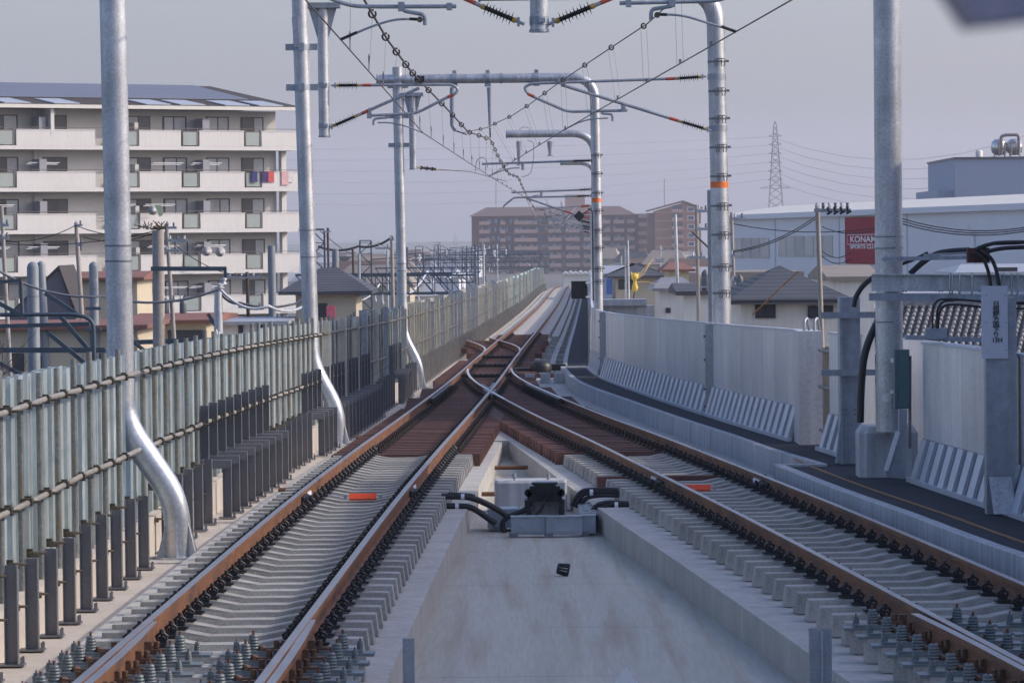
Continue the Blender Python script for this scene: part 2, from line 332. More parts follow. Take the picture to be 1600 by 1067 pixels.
# kerb and grated walkway on the right
v = MB()
for a in frange(16, 49.4, 2.9)[:-1]: v.strip(KB, off(KB, .13), off(zr, -.03), off(zr, -.64), frange(a, a+2.885, 1.45))
for a in frange(49.6, 108, 3.0)[:-1]: v.strip(KB2, off(KB2, .11), off(zr, -.03), off(zr, -.64), frange(a, a+2.98, 1.5))
v.bb(3.2, 3.85, 49.42, 49.58, zr(49)-.64, zr(49)-.03)
for a in frange(110, 420, 8)[:-1]: v.strip(off(cM, 2.0), off(cM, 2.12), off(zr, -.05), off(zr, -.64), frange(a, a+7.9, 4))
v.bb(1.30, 2.1, 108.0, 108.3, zr(108)-.64, zr(108)-.03)
struct('walkway_kerb', v, M['kerb'])
v = MB(); v.strip(off(KB, .13), off(WL, .2), off(zr, -.055), off(zr, -.3), frange(16, 49.5, 1.5))
v.strip(off(KB2, .11), off(WL, .2), off(zr, -.055), off(zr, -.3), frange(49.6, 107.9, 2))
v.strip(off(cM, 2.12), off(cM, 2.75), off(zr, -.07), off(zr, -.3), frange(109, 420, 6))
struct('walkway', v, M['walk'])
v = MB(); OL = lambda Y: KB(Y)+.42
v.strip(OL, off(OL, .035), off(zr, -.045), off(zr, -.054), frange(20, 49.6, 1.5))
v.strip(lambda Y: OL(49.6)+(Y-49.6)*-.02, lambda Y: OL(49.6)+.03+(Y-49.6)*-.02, off(zr, -.045), off(zr, -.054), frange(49.6, 51.5, 1))
struct('walkway_line', v, M['ochre'])
# haze
h = MB(); h.bb(-2600, 2600, -300, 7200, GZ-1, 175)
hz = struct('haze', h, bpy.data.materials.new('haze_air')); hz['kind'] = 'stuff'
hm = hz.data.materials[0]; hm.use_nodes = True; t = hm.node_tree; t.nodes.remove(t.nodes['Principled BSDF'])
pv = t.nodes.new('ShaderNodeVolumePrincipled'); pv.inputs['Color'].default_value = (.86,.88,.97,1); pv.inputs['Density'].default_value = .00016; pv.inputs['Anisotropy'].default_value = .2
t.links.new(pv.outputs[0], t.nodes['Material Output'].inputs['Volume'])
# ------------------------------------------------------------------ track
HEAD = [(-.0325,-.003),(-.028,0),(.028,0),(.0325,-.003),(.0325,-.04),(.009,-.05),(.009,-.13),(.0635,-.142),(.0635,-.153),(-.0635,-.153),(-.0635,-.142),(-.009,-.13),(-.009,-.05),(-.0325,-.04)]
def path(f, a, b, dz=0, st=2.0): return [(f(y), y, zr(y)+dz) for y in frange(a, b, st)]
def rail(label, f, a, b, dz=0, top='railtop', name='rail', joint=None, prof=HEAD):
    mb = MB().sweep(path(f, a, b, dz, 1.2 if b < 160 else 3), prof, mi=[0,1,0]+[0]*(len(prof)-3))
    o = solo(name, label, 'rail', mb, [M['railrust'], M[top]], (f(a), a, zr(a)))
    if joint:
        j = MB()
        for s in (-1, 1):
            j.sweep(path(lambda y: f(y)+s*.0, joint-.55, joint+.0, dz), [(s*.009,-.125),(s*.04,-.125),(s*.034,-.055),(s*.009,-.05)])
        obj('insulated_joint', j, M['white'], o, label='white painted insulated joint')
        j = MB()
        for s in (-1, 1):
            for k in range(4):
                y = joint-1.2+k*.16; j.tube([(f(y)+s*.03,y,zr(y)-.09),(f(y)+s*.09,y,zr(y)-.09)], .026, 8)
            j.sweep(path(lambda y: f(y)+s*.0, joint-1.3, joint-.6, dz), [(s*.012,-.125),(s*.05,-.125),(s*.045,-.06),(s*.012,-.055)])
        obj('fishplate', j, M['black'], o)
    return o
GA = .566
ml, mr = off(cM, -GA), off(cM, GA)
rl, rr_ = off(cR, -GA), off(cR, GA)
sl, sr = off(cS, -GA), off(cS, GA)
rail('long sunlit rusty rail nearest the pipe and sheet fence', ml, 12, 440, joint=45.2)
rail('second rail from the fence, rusty side in shade, passing through the crossing', mr, 12, 440, joint=46.2)
rail('curving rusty rail beside the centre trough of the right hand track', rl, 12, 79, -.003, joint=47.6)
rail('outermost curving rail beside the low concrete kerb', rr_, 12, 79, -.003, joint=47)
rail('shiny curved rail through the crossing towards the sunlit rail', rl, 79.02, 106, -.003, 'shine', 'closure_rail')
rail('shiny curved rail on the right of the crossing bending into the single line', rr_, 79.02, 106, -.003, 'shine', 'closure_rail')
rail('bent rail of the short spur ending beside the fence', sl, 120, 154, -.004, 'shine', 'spur_rail')
rail('inner rail of the short spur cutting across the sunlit rail', sr, 121, 152, -.004, 'shine', 'spur_rail')
CK = [(-.025,0),(.025,0),(.025,-.14),(-.025,-.14)]
for lab, f, a, b in (('dark check rail beside the sunlit rail before the crossing', off(cM, -GA+.11), 79, 90), ('dark ribbed check rail beside the outer curved rail', off(cR, GA-.11), 78, 90)):
    mb = MB().sweep(path(f, a, b, .012), CK)
    o = solo('check_rail', lab, 'check rail', mb, M['black'], (f(a), a, zr(a)))
    k = MB(); y = a
    while y < b: k.box((f(y)+(.05 if f(85) < -1 else -.05), y, zr(y)-.07), (.08,.08,.14)); y += .6
    obj('chair_block', k, M['blackst'], o)
mb = MB()       # crossing nose and wing rails
for f, a, b in ((off(cM, GA+.075), 83.5, 86.6), (off(cR, -GA+.075), 87, 91), (off(cM, GA-.07), 87.2, 92), (off(cR, -GA-.075), 82.5, 86.5)):
    mb.sweep(path(f, a, b, -.006, .8), [(-.02,0),(.02,0),(.03,-.15),(-.03,-.15)])
solo('crossing_frog', 'dark steel crossing where the two tracks meet', 'rail crossing', mb, M['hpost'], (-.45, 86, -.4))
EX = [(-.03,0),(.03,0),(.03,-.045),(.012,-.05),(.012,-.15),(-.012,-.15),(-.012,-.05),(-.03,-.045)]
for lab, f in (('expansion rail against the sunlit rail beside the fence', off(ml, .072)), ('expansion rail against the shaded rail of the left track', off(mr, .072)), ('expansion rail against the inner rail of the right track', off(rl, -.072))):
    y1 = 28.8; mb = MB().sweep([(f(y)-(0 if y < 27 else (y-27)*.02*(1 if f is not None else 0)), y, zr(y)-.005) for y in frange(12, y1, 1.2)], EX, mi=[1]+[0]*7)
    solo('expansion_rail', lab, 'rail', mb, [M['railrust'], M['railtop']], (f(12), 12, 0))
# sleepers
def slp_mesh(L0, L1, kind, wide=.2):
    mb = MB()
    if kind == 'conc':
        pr = [(L0,-.345),(L0+.02,-.18),(-.40,-.172),(-.19,-.212),(.19,-.212),(.40,-.172),(L1-.02,-.18),(L1,-.345)]
    else: pr = [(L0,-.345),(L0,-.172),(L1,-.172),(L1,-.345)]
    n = len(pr); wt, wb = wide/2, wide/2*1.18
    vs = [(x, -(wt if z > -.3 else wb), z) for x, z in pr]+[(x, (wt if z > -.3 else wb), z) for x, z in pr]
    fs = [tuple(range(n)), tuple(range(2*n-1, n-1, -1))]+[(i, n+i, n+(i+1) % n, (i+1) % n) for i in range(n)]
    mb.add(vs, fs)
    return mb.mesh('sleeper', M['sleeper'] if kind == 'conc' else M['ffu'])
def clip_mesh():
    mb = MB(); pts = []
    for k in range(6):
        a = math.pi/2+2*math.pi*k/5; pts.append((math.cos(a)*.044, 0, math.sin(a)*.040))
    mb.tube(pts, .0115, 6); 
    for k in (1, 3): mb.tube([(0,0,0), pts[k]], .006, 4)
    mb.tube([pts[0], (0,0,-.045)], .009, 5)
    mb.tube([(0,.0,.03),(0,0,.062)], [.02,.016], 8); mb.box((0,0,-.048), (.12,.13,.022)); mb.box((0,.02,-.02), (.05,.05,.05))
    return mb.mesh('rail_clip', M['black'])
def lathe(mb, prof, n=12, c=(0,0,0)):
    return mb.tube([(c[0], c[1], c[2]+z) for r, z in prof], [r for r, z in prof], n)
CLIP = clip_mesh()
def spring_mesh(s=1):
    mb = MB(); pr = []
    z = 0
    for r in (.050, .050, .048, .046, .043, .038):
        pr += [(r*s, z), (r*s, z+.019*s), (r*s*.86, z+.0195*s), (r*s*.86, z+.024*s)]; z += .0245*s
    lathe(mb, pr, 12); mb.tube([(0,0,z),(0,0,z+.035*s)], .012*s, 6, mi=1)
    return mb.mesh('spring_post', [M['spring'], M['rusty']])
SPR, SPR2 = spring_mesh(.82), spring_mesh(.5)
mb = MB(); mb.box((.10,0,-.025), (.20,.09,.05)); mb.box((.03,0,.015), (.05,.07,.07)); mb.tube([(.09,0,0),(.09,0,.05)], .02, 8); mb.tube([(.18,-.05,-.01),(.2,0,.0),(.18,.05,-.01)], .02, 6)
CHAIR = mb.mesh('rail_chair', M['chair'])
mb = MB(); mb.box((0,0,0), (.46,.20,.022)); mb.box((0,0,.02), (.30,.14,.02)); PLATE = mb.mesh('base_plate', M['spring'])
CM_ = slp_mesh(-1.0, 1.0, 'conc'); CMf = slp_mesh(-1.03, 1.03, 'flat'); CMf.materials[0] = M['sleeper']; FM = slp_mesh(-1.05, 1.05, 'ffu')
mb = MB(); mb.box((0,0,-.160), (.42,.17,.022)); mb.box((-.10,0,-.12), (.06,.12,.07)); mb.box((.10,0,-.12), (.06,.12,.07)); mb.tube([(-.16,0,-.15),(-.16,0,-.10)], .022, 6); mb.tube([(.16,0,-.15),(.16,0,-.10)], .022, 6)
TIE = mb.mesh('tie_plate', M['blackst'])
def place_sleeper(me, f, y, label, group, clips=(-GA, GA), near=False, name='concrete_sleeper', shift=0, flip=1, detail=True):
    d = (f(y+.5)-f(y-.5)); s = thing(name, label, 'sleeper', (f(y)+shift, y, zr(y)), group, -math.atan(d)*.6)
    s.rotation_euler.x = math.atan(zr(y+.5)-zr(y-.5))
    lpart('sleeper_body', me, s)
    if name == 'brown_sleeper' and y > 57:
        for c in clips: lpart('tie_plate', TIE, s, (c-shift, 0, 0))
        return s
    if not detail: return s
    for c in clips:
        for k in (-1, 1):
            if near:
                lpart('base_plate', PLATE, s, (c-shift+k*.30, 0, -.166))
                lpart('rail_chair', CHAIR, s, (c-shift+k*.06, 0, -.118), (0, 0, 0 if k > 0 else math.pi))
                lpart('spring_post', SPR, s, (c-shift+k*.31, 0, -.147))
                lpart('spring_post', SPR2, s, (c-shift+k*.43, .02, -.15))
            else: lpart('rail_clip', CLIP, s, (c-shift+k*.115, 0, -.105))
    return s
y = 22.2
while y < 56.8:
    nr = y < 28.6
    place_sleeper(CMf if nr else CM_, cM, y, 'grey concrete sleeper with tall spring posts under the left track' if nr else 'pale concrete sleeper with black rail clips under the left track',
                  'spring post sleepers of the left track' if nr else 'concrete sleepers of the left track', near=nr, shift=0 if nr else -.04)
    y += .64
y = 22.4
while y < 56.8:
    nr = y < 29.6
    if 49.9 < y < 50.5: place_sleeper(FM, cR, y, 'lone brown sleeper among the concrete ones on the right track', None, name='brown_sleeper'); y += .64; continue
    place_sleeper(CMf if nr else CM_, cR, y, 'shaded concrete sleeper with tall spring posts under the right track' if nr else 'shaded concrete sleeper with black clips under the right track',
                  'spring post sleepers of the right track' if nr else 'concrete sleepers of the right track', near=nr, shift=.0)
    y += .64
y = 57.0
while y < 79:
    e = min(cR(y)-1.0, 99); L1 = min(1.22, max(1.05, (cR(y)-cM(y))/2-.02))
    place_sleeper(FM, cM, y, 'red brown resin sleeper of the left track before the crossing', 'brown sleepers of the left track', name='brown_sleeper')
    place_sleeper(FM, cR, y+.28, 'red brown resin sleeper of the right track before the crossing', 'brown sleepers of the right track', name='brown_sleeper')
    y += .62
LM = {}
while y < 123:
    a = cM(y)-1.1; b = cR(y)+1.1 if y < 100 else cM(y)+(1.15 if y < 118 else 1.1)
    if y > 98: b = max(b, cM(y)+1.2)
    L = round((b-a)/2*4)/4; c0 = (a+b)/2
    if L not in LM: LM[L] = slp_mesh(-L, L, 'ffu', .22)
    cl = [ml(y)-cM(y), mr(y)-cM(y)]
    if y < 103: cl += [rl(y)-cM(y), rr_(y)-cM(y)]
    place_sleeper(LM[L], cM, y, 'long red brown resin sleeper under the crossing and switch', 'long brown sleepers of the turnout', clips=cl, name='brown_sleeper', shift=c0-cM(y), detail=y < 104)
    y += .62
while y < 167:
    a = min(cM(y)-1.05, (sl(y)-.5) if y < 155 else 9); b = cM(y)+1.1; L = round((b-a)/2*4)/4
    if L not in LM: LM[L] = slp_mesh(-L, L, 'ffu', .22)
    place_sleeper(LM[L], cM, y, 'distant red brown sleeper around the spur switch', 'brown sleepers of the far switch', name='brown_sleeper', shift=(a+b)/2-cM(y), detail=False)
    y += .85
# stretcher bars and lock
for lab, yy in (('black stretcher bar between the switch blades', 112.), ('black stretcher bar just beyond the crossing', 101.), ('black stretcher bar of the far spur switch', 123.)):
    mb = MB(); mb.bb(ml(yy)+.05, mr(yy)-.05, yy-.06, yy+.06, zr(yy)-.12, zr(yy)-.04)
    for k in range(7): mb.box((ml(yy)+.12+k*.14, yy-.1, zr(yy)-.05), (.06,.25,.09))
    solo('stretcher_bar', lab, 'rod', mb, M['black'], (ml(yy), yy, zr(yy)-.1))
pt = thing('point_machine', 'black point machine on a brown beam at the walkway end', 'point machine', (1.05, 109.5, zr(109.5)-.2))
mb = MB(); mb.box((1.0,109.5,zr(109)-.13), (1.9,.35,.07)); obj('operating_rod', mb, M['black'], pt)
mb = MB(); lathe(mb, [(.28,-.2),(.30,-.05),(.26,.05),(.16,.1),(.05,.12)], 16, (.78,109.3,zr(109))); mb.box((1.2,109.5,zr(109)-.05), (.5,.4,.12)); obj('motor_housing', mb, M['black'], pt)
mb = MB(); mb.box((.9,109,zr(109)-.32), (1.1,.3,.16)); obj('brown_beam', mb, M['ffu'], pt)
for k, (x, yy) in enumerate(((.35, 103.5), (.75, 104), (1.1, 104))):
    solo('concrete_block', ['small pale block under the brown beam', 'second pale block under the brown beam', 'third pale block under the brown beam, by the kerb'][k], 'block', MB().box((x+.1,yy,zr(yy)-.22), (.26,.3,.24)), M['kerb'], (x, yy, zr(yy)-.35))
# red plates between the rails
for lab, p, yy in (('vermilion plate lying between the rails of the left track', (567,776), 45.7), ('vermilion plate lying between the rails of the right track', (1089,762), 46.0)):
    c = at(p[0], p[1], yy); o = solo('marker_plate', lab, 'marker', MB().box(c, (.31,.05,.065), 0, 0, Matrix.Rotation(R(-25), 3, 'X')), M['marker'], c)
    mb = MB()
    for s in (-1, 1): mb.box(c+Vector((s*.2,0,-.0)), (.03,.03,.05)); 
    obj('holder', mb, M['galvdull'], o)
for lab, f, yy, pr_ in (('short rusty bar lying across the ledge gap near the mast foot', -2.95, 50.5, .35), ('short rusty bar lying by the second mast foot', -2.65, 68, .3)):
    solo('rusty_bar', lab, 'bar', MB().tube([(f,yy,zr(yy)-.33),(f+pr_,yy,zr(yy)-.33)], .03, 8), M['railrust'], (f, yy, zr(yy)-.36))
for lab, a, b, yy in (('rusty pipe across the narrow centre trough', .0-.30, .22, 60.2), ('rusty pipe behind the concrete block in the centre trough', -.52, -.2, 52.6)):
    solo('rusty_pipe', lab, 'pipe', MB().tube([(a,yy,zr(yy)-.52),(b,yy,zr(yy)-.52)], .03, 8), M['railrust'], (a, yy, zr(yy)-.55))

# ------------------------------------------------------------------ left fence
def hprof_box(mb, x, y, z0, z1, rz=0, s=.1):
    mb.box((x,y,(z0+z1)/2), (s-.012,.007,z1-z0)); mb.box((x-s/2+.003,y,(z0+z1)/2), (.007,s,z1-z0)); mb.box((x+s/2-.003,y,(z0+z1)/2), (.007,s,z1-z0))
def step_zone(y): return 47.0 < y < 57 or 63.5 < y < 84 or 92 < y < 99
CL = MB(); CL.box((0,0,0), (.10,.10,.06)); CL.tube([(.02,0,0),(.11,.02,0)], .012, 6); CL.box((.0,.05,.02), (.06,.07,.05)); CLM = CL.mesh('clamp', M['clampd'])
CL2 = MB(); CL2.box((0,0,0), (.08,.07,.045)); CL2.tube([(0,0,.01),(.10,0,.01)], .012, 6); CL2.box((-.04,.03,.01), (.05,.05,.07)); CLM2 = CL2.mesh('clamp', M['clamp'])
def fence(y0, y1, label, sheetmat, sp=1.13, top=1.6, step=.5, detail=True, hp=True, hmat='hpost'):
    T = thing('sheet_metal_fence', label, 'fence', (cM(y0)-2.0, y0, zr(y0)-.42))
    vs = []; ys = frange(y0, y1, step); d = .07 if y0 < 60 else .09
    prof = []
    for i, y in enumerate(ys[:-1]):
        h = ys[i+1]-y
        prof += [(0, y), (0, y+h*.47), (-d, y+h*.5), (-d, y+h*.97)]
    prof.append((0, ys[-1])); rnd = random.Random(int(y0))
    jt = {}
    for x, y in prof:
        k = int((y-y0)/5.5); 
        if k not in jt: jt[k] = rnd.uniform(-.025, .025)
        X = cM(y)-2.08+x; vs += [(X, y, zr(y)-.46), (X, y, zr(y)+top+jt[k]), (X-.006, y, zr(y)-.46), (X-.006, y, zr(y)+top+jt[k])]
    n = len(prof); fs = []
    for i in range(n-1):
        a = 4*i; fs += [(a, a+4, a+5, a+1), (a+2, a+3, a+7, a+6), (a+1, a+5, a+7, a+3), (a, a+2, a+6, a+4)]
    fs += [(0,1,3,2), (4*n-4, 4*n-2, 4*n-1, 4*n-3)]
    obj('corrugated_sheet', MB().add(vs, fs), sheetmat, T)
    for k, hz_ in enumerate((1.40, .62)):
        pts = [(cM(y)-1.945, y, zr(y)+hz_+rnd.uniform(-.012, .012)) for y in frange(y0, y1, 2.2)]
        obj('pipe_rail', MB().tube(pts, .0255, 8), M['pipelt'] if y0 < 60 else M['clamp'], T)
    y = y0+.5
    while y < y1-.2:
        tp = 1.64+rnd.uniform(-.05, .09); X = cM(y)-2.0
        obj('pipe_post', MB().tube([(X, y, zr(y)-.46), (X, y, zr(y)+tp)], .027, 8), M['pipe'], T)
        if detail:
            for hz_ in (1.40, .62): lpart('clamp', CLM, T, Vector((X+.045, y, zr(y)+hz_))-T.location)
        if hp:
            mb = MB(); z0 = zr(y)-.475; yh = y+.12
            if step_zone(y):
                xa, xb = cM(y)-1.66, cM(y)-1.92
                hprof_box(mb, xa, yh, z0, zr(y)+.10); mb.bar((xa+.05, yh, zr(y)+.15), (xb-.05, yh, zr(y)+.15), .1, .1); hprof_box(mb, xb, yh, zr(y)+.205, zr(y)+.84); xc = xa
            else:
                xc = cM(y)-1.78; hprof_box(mb, xc, yh, z0, zr(y)+.25+rnd.uniform(-.03, .03))
            mb.box((xc, yh, z0-.0), (.20,.17,.014)); mb.box((xc+.08, yh+.04, z0+.03), (.02,.02,.06)); mb.box((xc+.08, yh-.06, z0+.03), (.02,.02,.06))
            obj('support_post', mb, M[hmat], T)
            if detail and not step_zone(y):
                for hz_ in (.19, -.14): lpart('clamp', CLM2, T, Vector((X+.09+.02*rnd.random(), y+.05, zr(y)+hz_+(.6 if step_zone(y) else 0)))-T.location)
        y += sp
    if y0 > 69:
        y = y0+1.2
        while y < y1:
            tp = top+rnd.uniform(-.12, .16); x = cM(y)-1.95; obj('stiffener', MB().bb(x-.10, x+.06, y-.05, y+.05, zr(y)-.3, zr(y)+tp), M['sheet2'] if rnd.random() < .5 else M['galvdull'], T); y += rnd.uniform(2.5, 5.5) if y0 < 160 else rnd.uniform(5, 11)
    return T
fence(14, 40.62, 'nearest stretch of corrugated steel fence with pipe rails, sunlit, left of the first mast', M['sheet'])
fence(41.0, 68.8, 'corrugated steel fence between the first and second S-footed masts', M['sheet'])
fence(69.2, 104.8, 'corrugated steel fence between the second and third S-footed masts', M['sheet'], detail=False, hmat='hpost')
fence(105.2, 150.9, 'weathered corrugated fence just beyond the third S-footed mast', M['sheet2'], detail=False, top=1.72, hmat='postlit')
fence(151, 232, 'pale weathered fence running beside the single line', M['sheet2'], sp=1.8, step=.9, detail=False, top=1.8, hmat='postlit')
fence(233, 420, 'far end of the fence where it rounds the crest', M['net'], sp=3, step=2.2, detail=False, top=1.85, hmat='postlit')

# ------------------------------------------------------------------ left masts with S shaped feet
def arcpts(pts, r=.25, n=6):        # round the corners of a polyline
    pts = [Vector(p) for p in pts]; out = [pts[0]]
    for i in range(1, len(pts)-1):
        p, a, b = pts[i], pts[i-1]-pts[i], pts[i+1]-pts[i]; l = min(r, a.length*.49, b.length*.49)
        p0, p1 = p+a.normalized()*l, p+b.normalized()*l
        for k in range(n+1):
            u = k/n; out.append(p0*(1-u)**2+p*2*u*(1-u)+p1*u*u)
    return out+[pts[-1]]
def smast(label, Y, ptop, pmid, pfoot, ztop, r):
    foot = at(*pfoot, Y); foot.z = zr(Y)-.475; a = at(*ptop, Y); b = at(*pmid, Y)
    d = (a-b)/(a.z-b.z); top = b+d*(ztop-b.z); k1 = b+d*(zr(Y)+.98-b.z); k1.z = zr(Y)+.92
    k2 = Vector((foot.x, Y, zr(Y)+.10))
    T = thing('catenary_mast', label, 'mast', foot)
    pts = [top, b]+arcpts([b+(k1-b)*.2, k1, k2, foot], .5, 8)
    obj('pole', MB().tube(pts[:2]+pts[2:5], r, 28), M['galv'], T)
    obj('curved_foot', MB().tube(pts[4:], r*1.003, 28), M['galvnew'], T)
    mb = MB()
    for k in range(6):
        an = math.pi*2*k/6+.5; dx, dy = math.cos(an), math.sin(an)
        mb.add([foot+Vector((dx*r*.97, dy*r*.97, .36)), foot+Vector((dx*r*1.75, dy*r*1.75, .0)), foot+Vector((dx*r*.97, dy*r*.97, 0))]+[foot+Vector((dx*r*.97-dy*.012, dy*r*.97+dx*.012, .36)), foot+Vector((dx*r*1.75-dy*.012, dy*r*1.75+dx*.012, .0)), foot+Vector((dx*r*.97-dy*.012, dy*r*.97+dx*.012, 0))], [(0,1,2),(5,4,3),(0,3,4,1),(1,4,5,2),(0,2,5,3)])
    mb.tube([foot-Vector((0,0,.015)), foot+Vector((0,0,.015))], r*1.9, 24)
    obj('base_flange', mb, M['galvnew'], T)
    mb = MB().box(foot+Vector((.0,-.1,-.03)), (r*5,.95,.05)); obj('base_pad', mb, M['plinth'], T)
    return T, top, d
def bracket_bands(T, Y, pxs, r, n='clamp_band'):
    for p in pxs:
        c = at(p[0], p[1], Y); mb = MB(); mb.tube([c-Vector((0,0,.05)), c+Vector((0,0,.05))], r*1.06, 20)
        for s in (-1, 1): mb.box(c+Vector((s*(r+.07), 0, 0)), (.14,.06,.11))
        mb.box(c+Vector((0,-r-.02,0)), (.10,.05,.13)); obj(n, mb, M['galvdull'], T)
L1, t1, _ = smast('large nearest galvanised mast with an S curved foot at the left fence', 40.8, (176,0), (188.5,560), (278,862), 7.5, .134)
L2, t2, _ = smast('second galvanised mast with an S curved foot, with bolted clamps near its top', 69.0, (473,150), (485,500), (528,688), 7.35, .134)
L3, t3, _ = smast('third galvanised mast with an S curved foot, slimmest of the row', 105.0, (621.5,150), (628.5,480), (655,602), 7.25, .130)
for lab, T, Y, y_ in (('', L1, 40.8, (384, 408)), ('', L2, 69, (402, 360)), ('', L3, 105, (412, 423))):
    mb = MB()
    for p in y_:
        f = {40.8: (176,188.5,560,0), 69.: (473,485,500,150), 69: (473,485,500,150), 105: (621.5,628.5,480,150)}[Y]
        cx = f[0]+(f[1]-f[0])*(p-f[3])/(f[2]-f[3]); c = at(cx, p, Y); mb.tube([c-Vector((0,0,.008)), c+Vector((0,0,.008))], .139, 24)
    obj('joint_ring', mb, M['hpost'], T)
bracket_bands(L2, 69, [(471,74),(472,137)], .134)
bracket_bands(L3, 105, [(621.5,135),(622,182),(623,227)], .13)
c = at(497, 90, 69); obj('clamp_channel', MB().bar(at(463,28,69)+Vector((-.02,-.16,0)), at(465,75,69)+Vector((0,-.16,0)), .1, .06), M['galvdull'], L2)
# ------------------------------------------------------------------ right barrier wall
def wallface(Y): return WL(Y)+.06
def barrier(y0, y1, label, pan=1.5, rib=.6, skirt=True, s0=None, s1=None):
    T = thing('noise_barrier', label, 'barrier', (wallface(y0), y0, zr(y0)-.05))
    y = y0
    while y < y1-.05:
        e = min(y+pan, y1); mb = MB().strip(wallface, off(wallface, .07), off(zr, 1.5), off(zr, -.05), [y, (y+e)/2, e-.022]); obj('panel', mb, M['alu'], T); y = e
    cp = MB().strip(off(wallface, -.015), off(wallface, .085), off(zr, 1.53), off(zr, 1.502), frange(y0, y1, 1.5)); obj('top_rail', cp, M['alurib'], T)
    if skirt:
        a, b = s0 or y0, s1 or y1; mb = MB(); ys = frange(a, b, 1.2); vs = []
        for yy in ys: vs += [(wallface(yy)-.005, yy, zr(yy)+.44), (wallface(yy)-.14, yy, zr(yy)-.05), (wallface(yy)-.002, yy, zr(yy)-.05)]
        mb.add(vs, [f for i in range(len(ys)-1) for f in ((3*i,3*i+3,3*i+4,3*i+1),(3*i+1,3*i+4,3*i+5,3*i+2),(3*i,3*i+2,3*i+5,3*i+3))]+[(0,1,2), (3*len(ys)-3,3*len(ys)-1,3*len(ys)-2)])
        n = int((b-a)/rib)
        for k in range(n):
            yy = a+(k+.5)*(b-a)/n; h = rib*.28
            p = [(wallface(q)-.005-.0, q, zr(q)+.43) for q in (yy-h, yy+h)]+[(wallface(q)-.14, q, zr(q)-.04) for q in (yy-h, yy+h)]
            pp = [(x-.035, q, z+.01) for x, q, z in p]
            mb.add(p+pp, [(4,5,7,6),(0,4,6,2),(1,3,7,5),(0,1,5,4),(2,6,7,3)], False, 1)
        mb.strip(off(wallface, -.20), off(wallface, -.13), off(zr, -.0), off(zr, -.05), frange(a, b, 1.5), 1)
        obj('ribbed_skirt', mb, [M['hpost'], M['alurib']], T)
    return T
barrier(22, 45.6, 'nearest stretch of shaded metal noise barrier with white ribbed skirt behind the sign post', 1.5, .6)
barrier(51.3, 54.0, 'short single barrier panel between the plank gate and the steel column', 1.4, .55)
barrier(57.0, 69.0, 'shaded metal noise barrier from the plank gate to the orange banded mast', 1.5, .75)
barrier(69.3, 97.5, 'long curving metal noise barrier with ribbed skirt along the dark walkway', 3, .95)
barrier(99.0, 107, 'farthest short piece of noise barrier at the walkway bend', 3, .9)
T = thing('recessed_barrier', 'plain barrier panels set back behind the thickest mast', 'barrier', (wallface(48)+.75, 45.2, zr(45)-.05)); y = 45.2
while y < 53.4:
    e = min(y+1.6, 53.4); obj('panel', MB().strip(off(wallface, .72), off(wallface, .79), off(zr, 1.46), off(zr, -.3), [y, (y+e)/2, e-.02]), M['alu'], T); y = e
for lab, y in (('slim steel column between two barrier stretches in front of the orange banded mast', 69.15), ('steel column at the far end of the barrier', 98.2)):
    x = wallface(y); mb = MB().bb(x-.12, x+.05, y-.12, y+.12, zr(y)-.06, zr(y)+1.52); o = solo('barrier_column', lab, 'column', mb, M['galvdull'], (x, y, zr(y)))
    b = MB()
    for z in (1.3, .9, .4, .1): b.tube([(x-.12, y-.05, zr(y)+z), (x-.15, y-.05, zr(y)+z)], .02, 8)
    obj('bolt', b, M['hpost'], o)
x = wallface(56.9); T = thing('box_end_column', 'pale box shaped end column of the barrier beside the plank gate', 'column', (x, 56.6, zr(56)-.05))
obj('column_body', MB().bb(x-.10, x+.22, 55.9, 56.95, zr(56)-.06, zr(56)+1.52), M['alu'], T)
mb = MB()
for k in range(2): mb.tube(arcpts([(x+.0+k*.14,56.2,zr(56)+1.52),(x+.0+k*.14,56.2,zr(56)+1.66),(x+.05+k*.14,56.3,zr(56)+1.70),(x+.09+k*.14,56.5,zr(56)+1.52)], .05), .02, 8)
obj('cable_loop', mb, M['galvdull'], T)
T = thing('plank_gate', 'weathered timber planks filling the narrow gap in the barrier', 'gate', (4.15, 55.5, zr(55)))
for k in range(5):
    y = 54.2+k*.34; x = wallface(y)+.10
    obj('plank', MB().box((x+.04*k*.4, y, zr(y)+.62), (.045, .29, 1.35+.05*(k % 2))), mat('old_plank%d' % k, (.26+.03*(k % 3),.22+.02*(k % 2),.17), .9, var=.3, scale=4, stain=(.1,.08,.06), st_amt=.6, stretch=(1,1,.3), st_scale=5), T)
for z in (.15, .75, 1.25): obj('cross_tube', MB().tube([(wallface(54.1)+.06,54.1,zr(54)+z),(wallface(55.7)+.1,55.7,zr(55)+z)], .024, 8), M['pipe'], T)

T = thing('noise_barrier', 'low distant barrier along the right of the single line beyond the black board', 'barrier', (cM(113)+2.85, 113, zr(113)))
for a_, e_ in [(113+i*10, 113+i*10+9.95) for i in range(30)]:
    obj('panel', MB().strip(off(cM, 2.82), off(cM, 2.9), off(zr, 1.5), off(zr, -.1), frange(a_, e_, 3.3)), M['alu'], T)
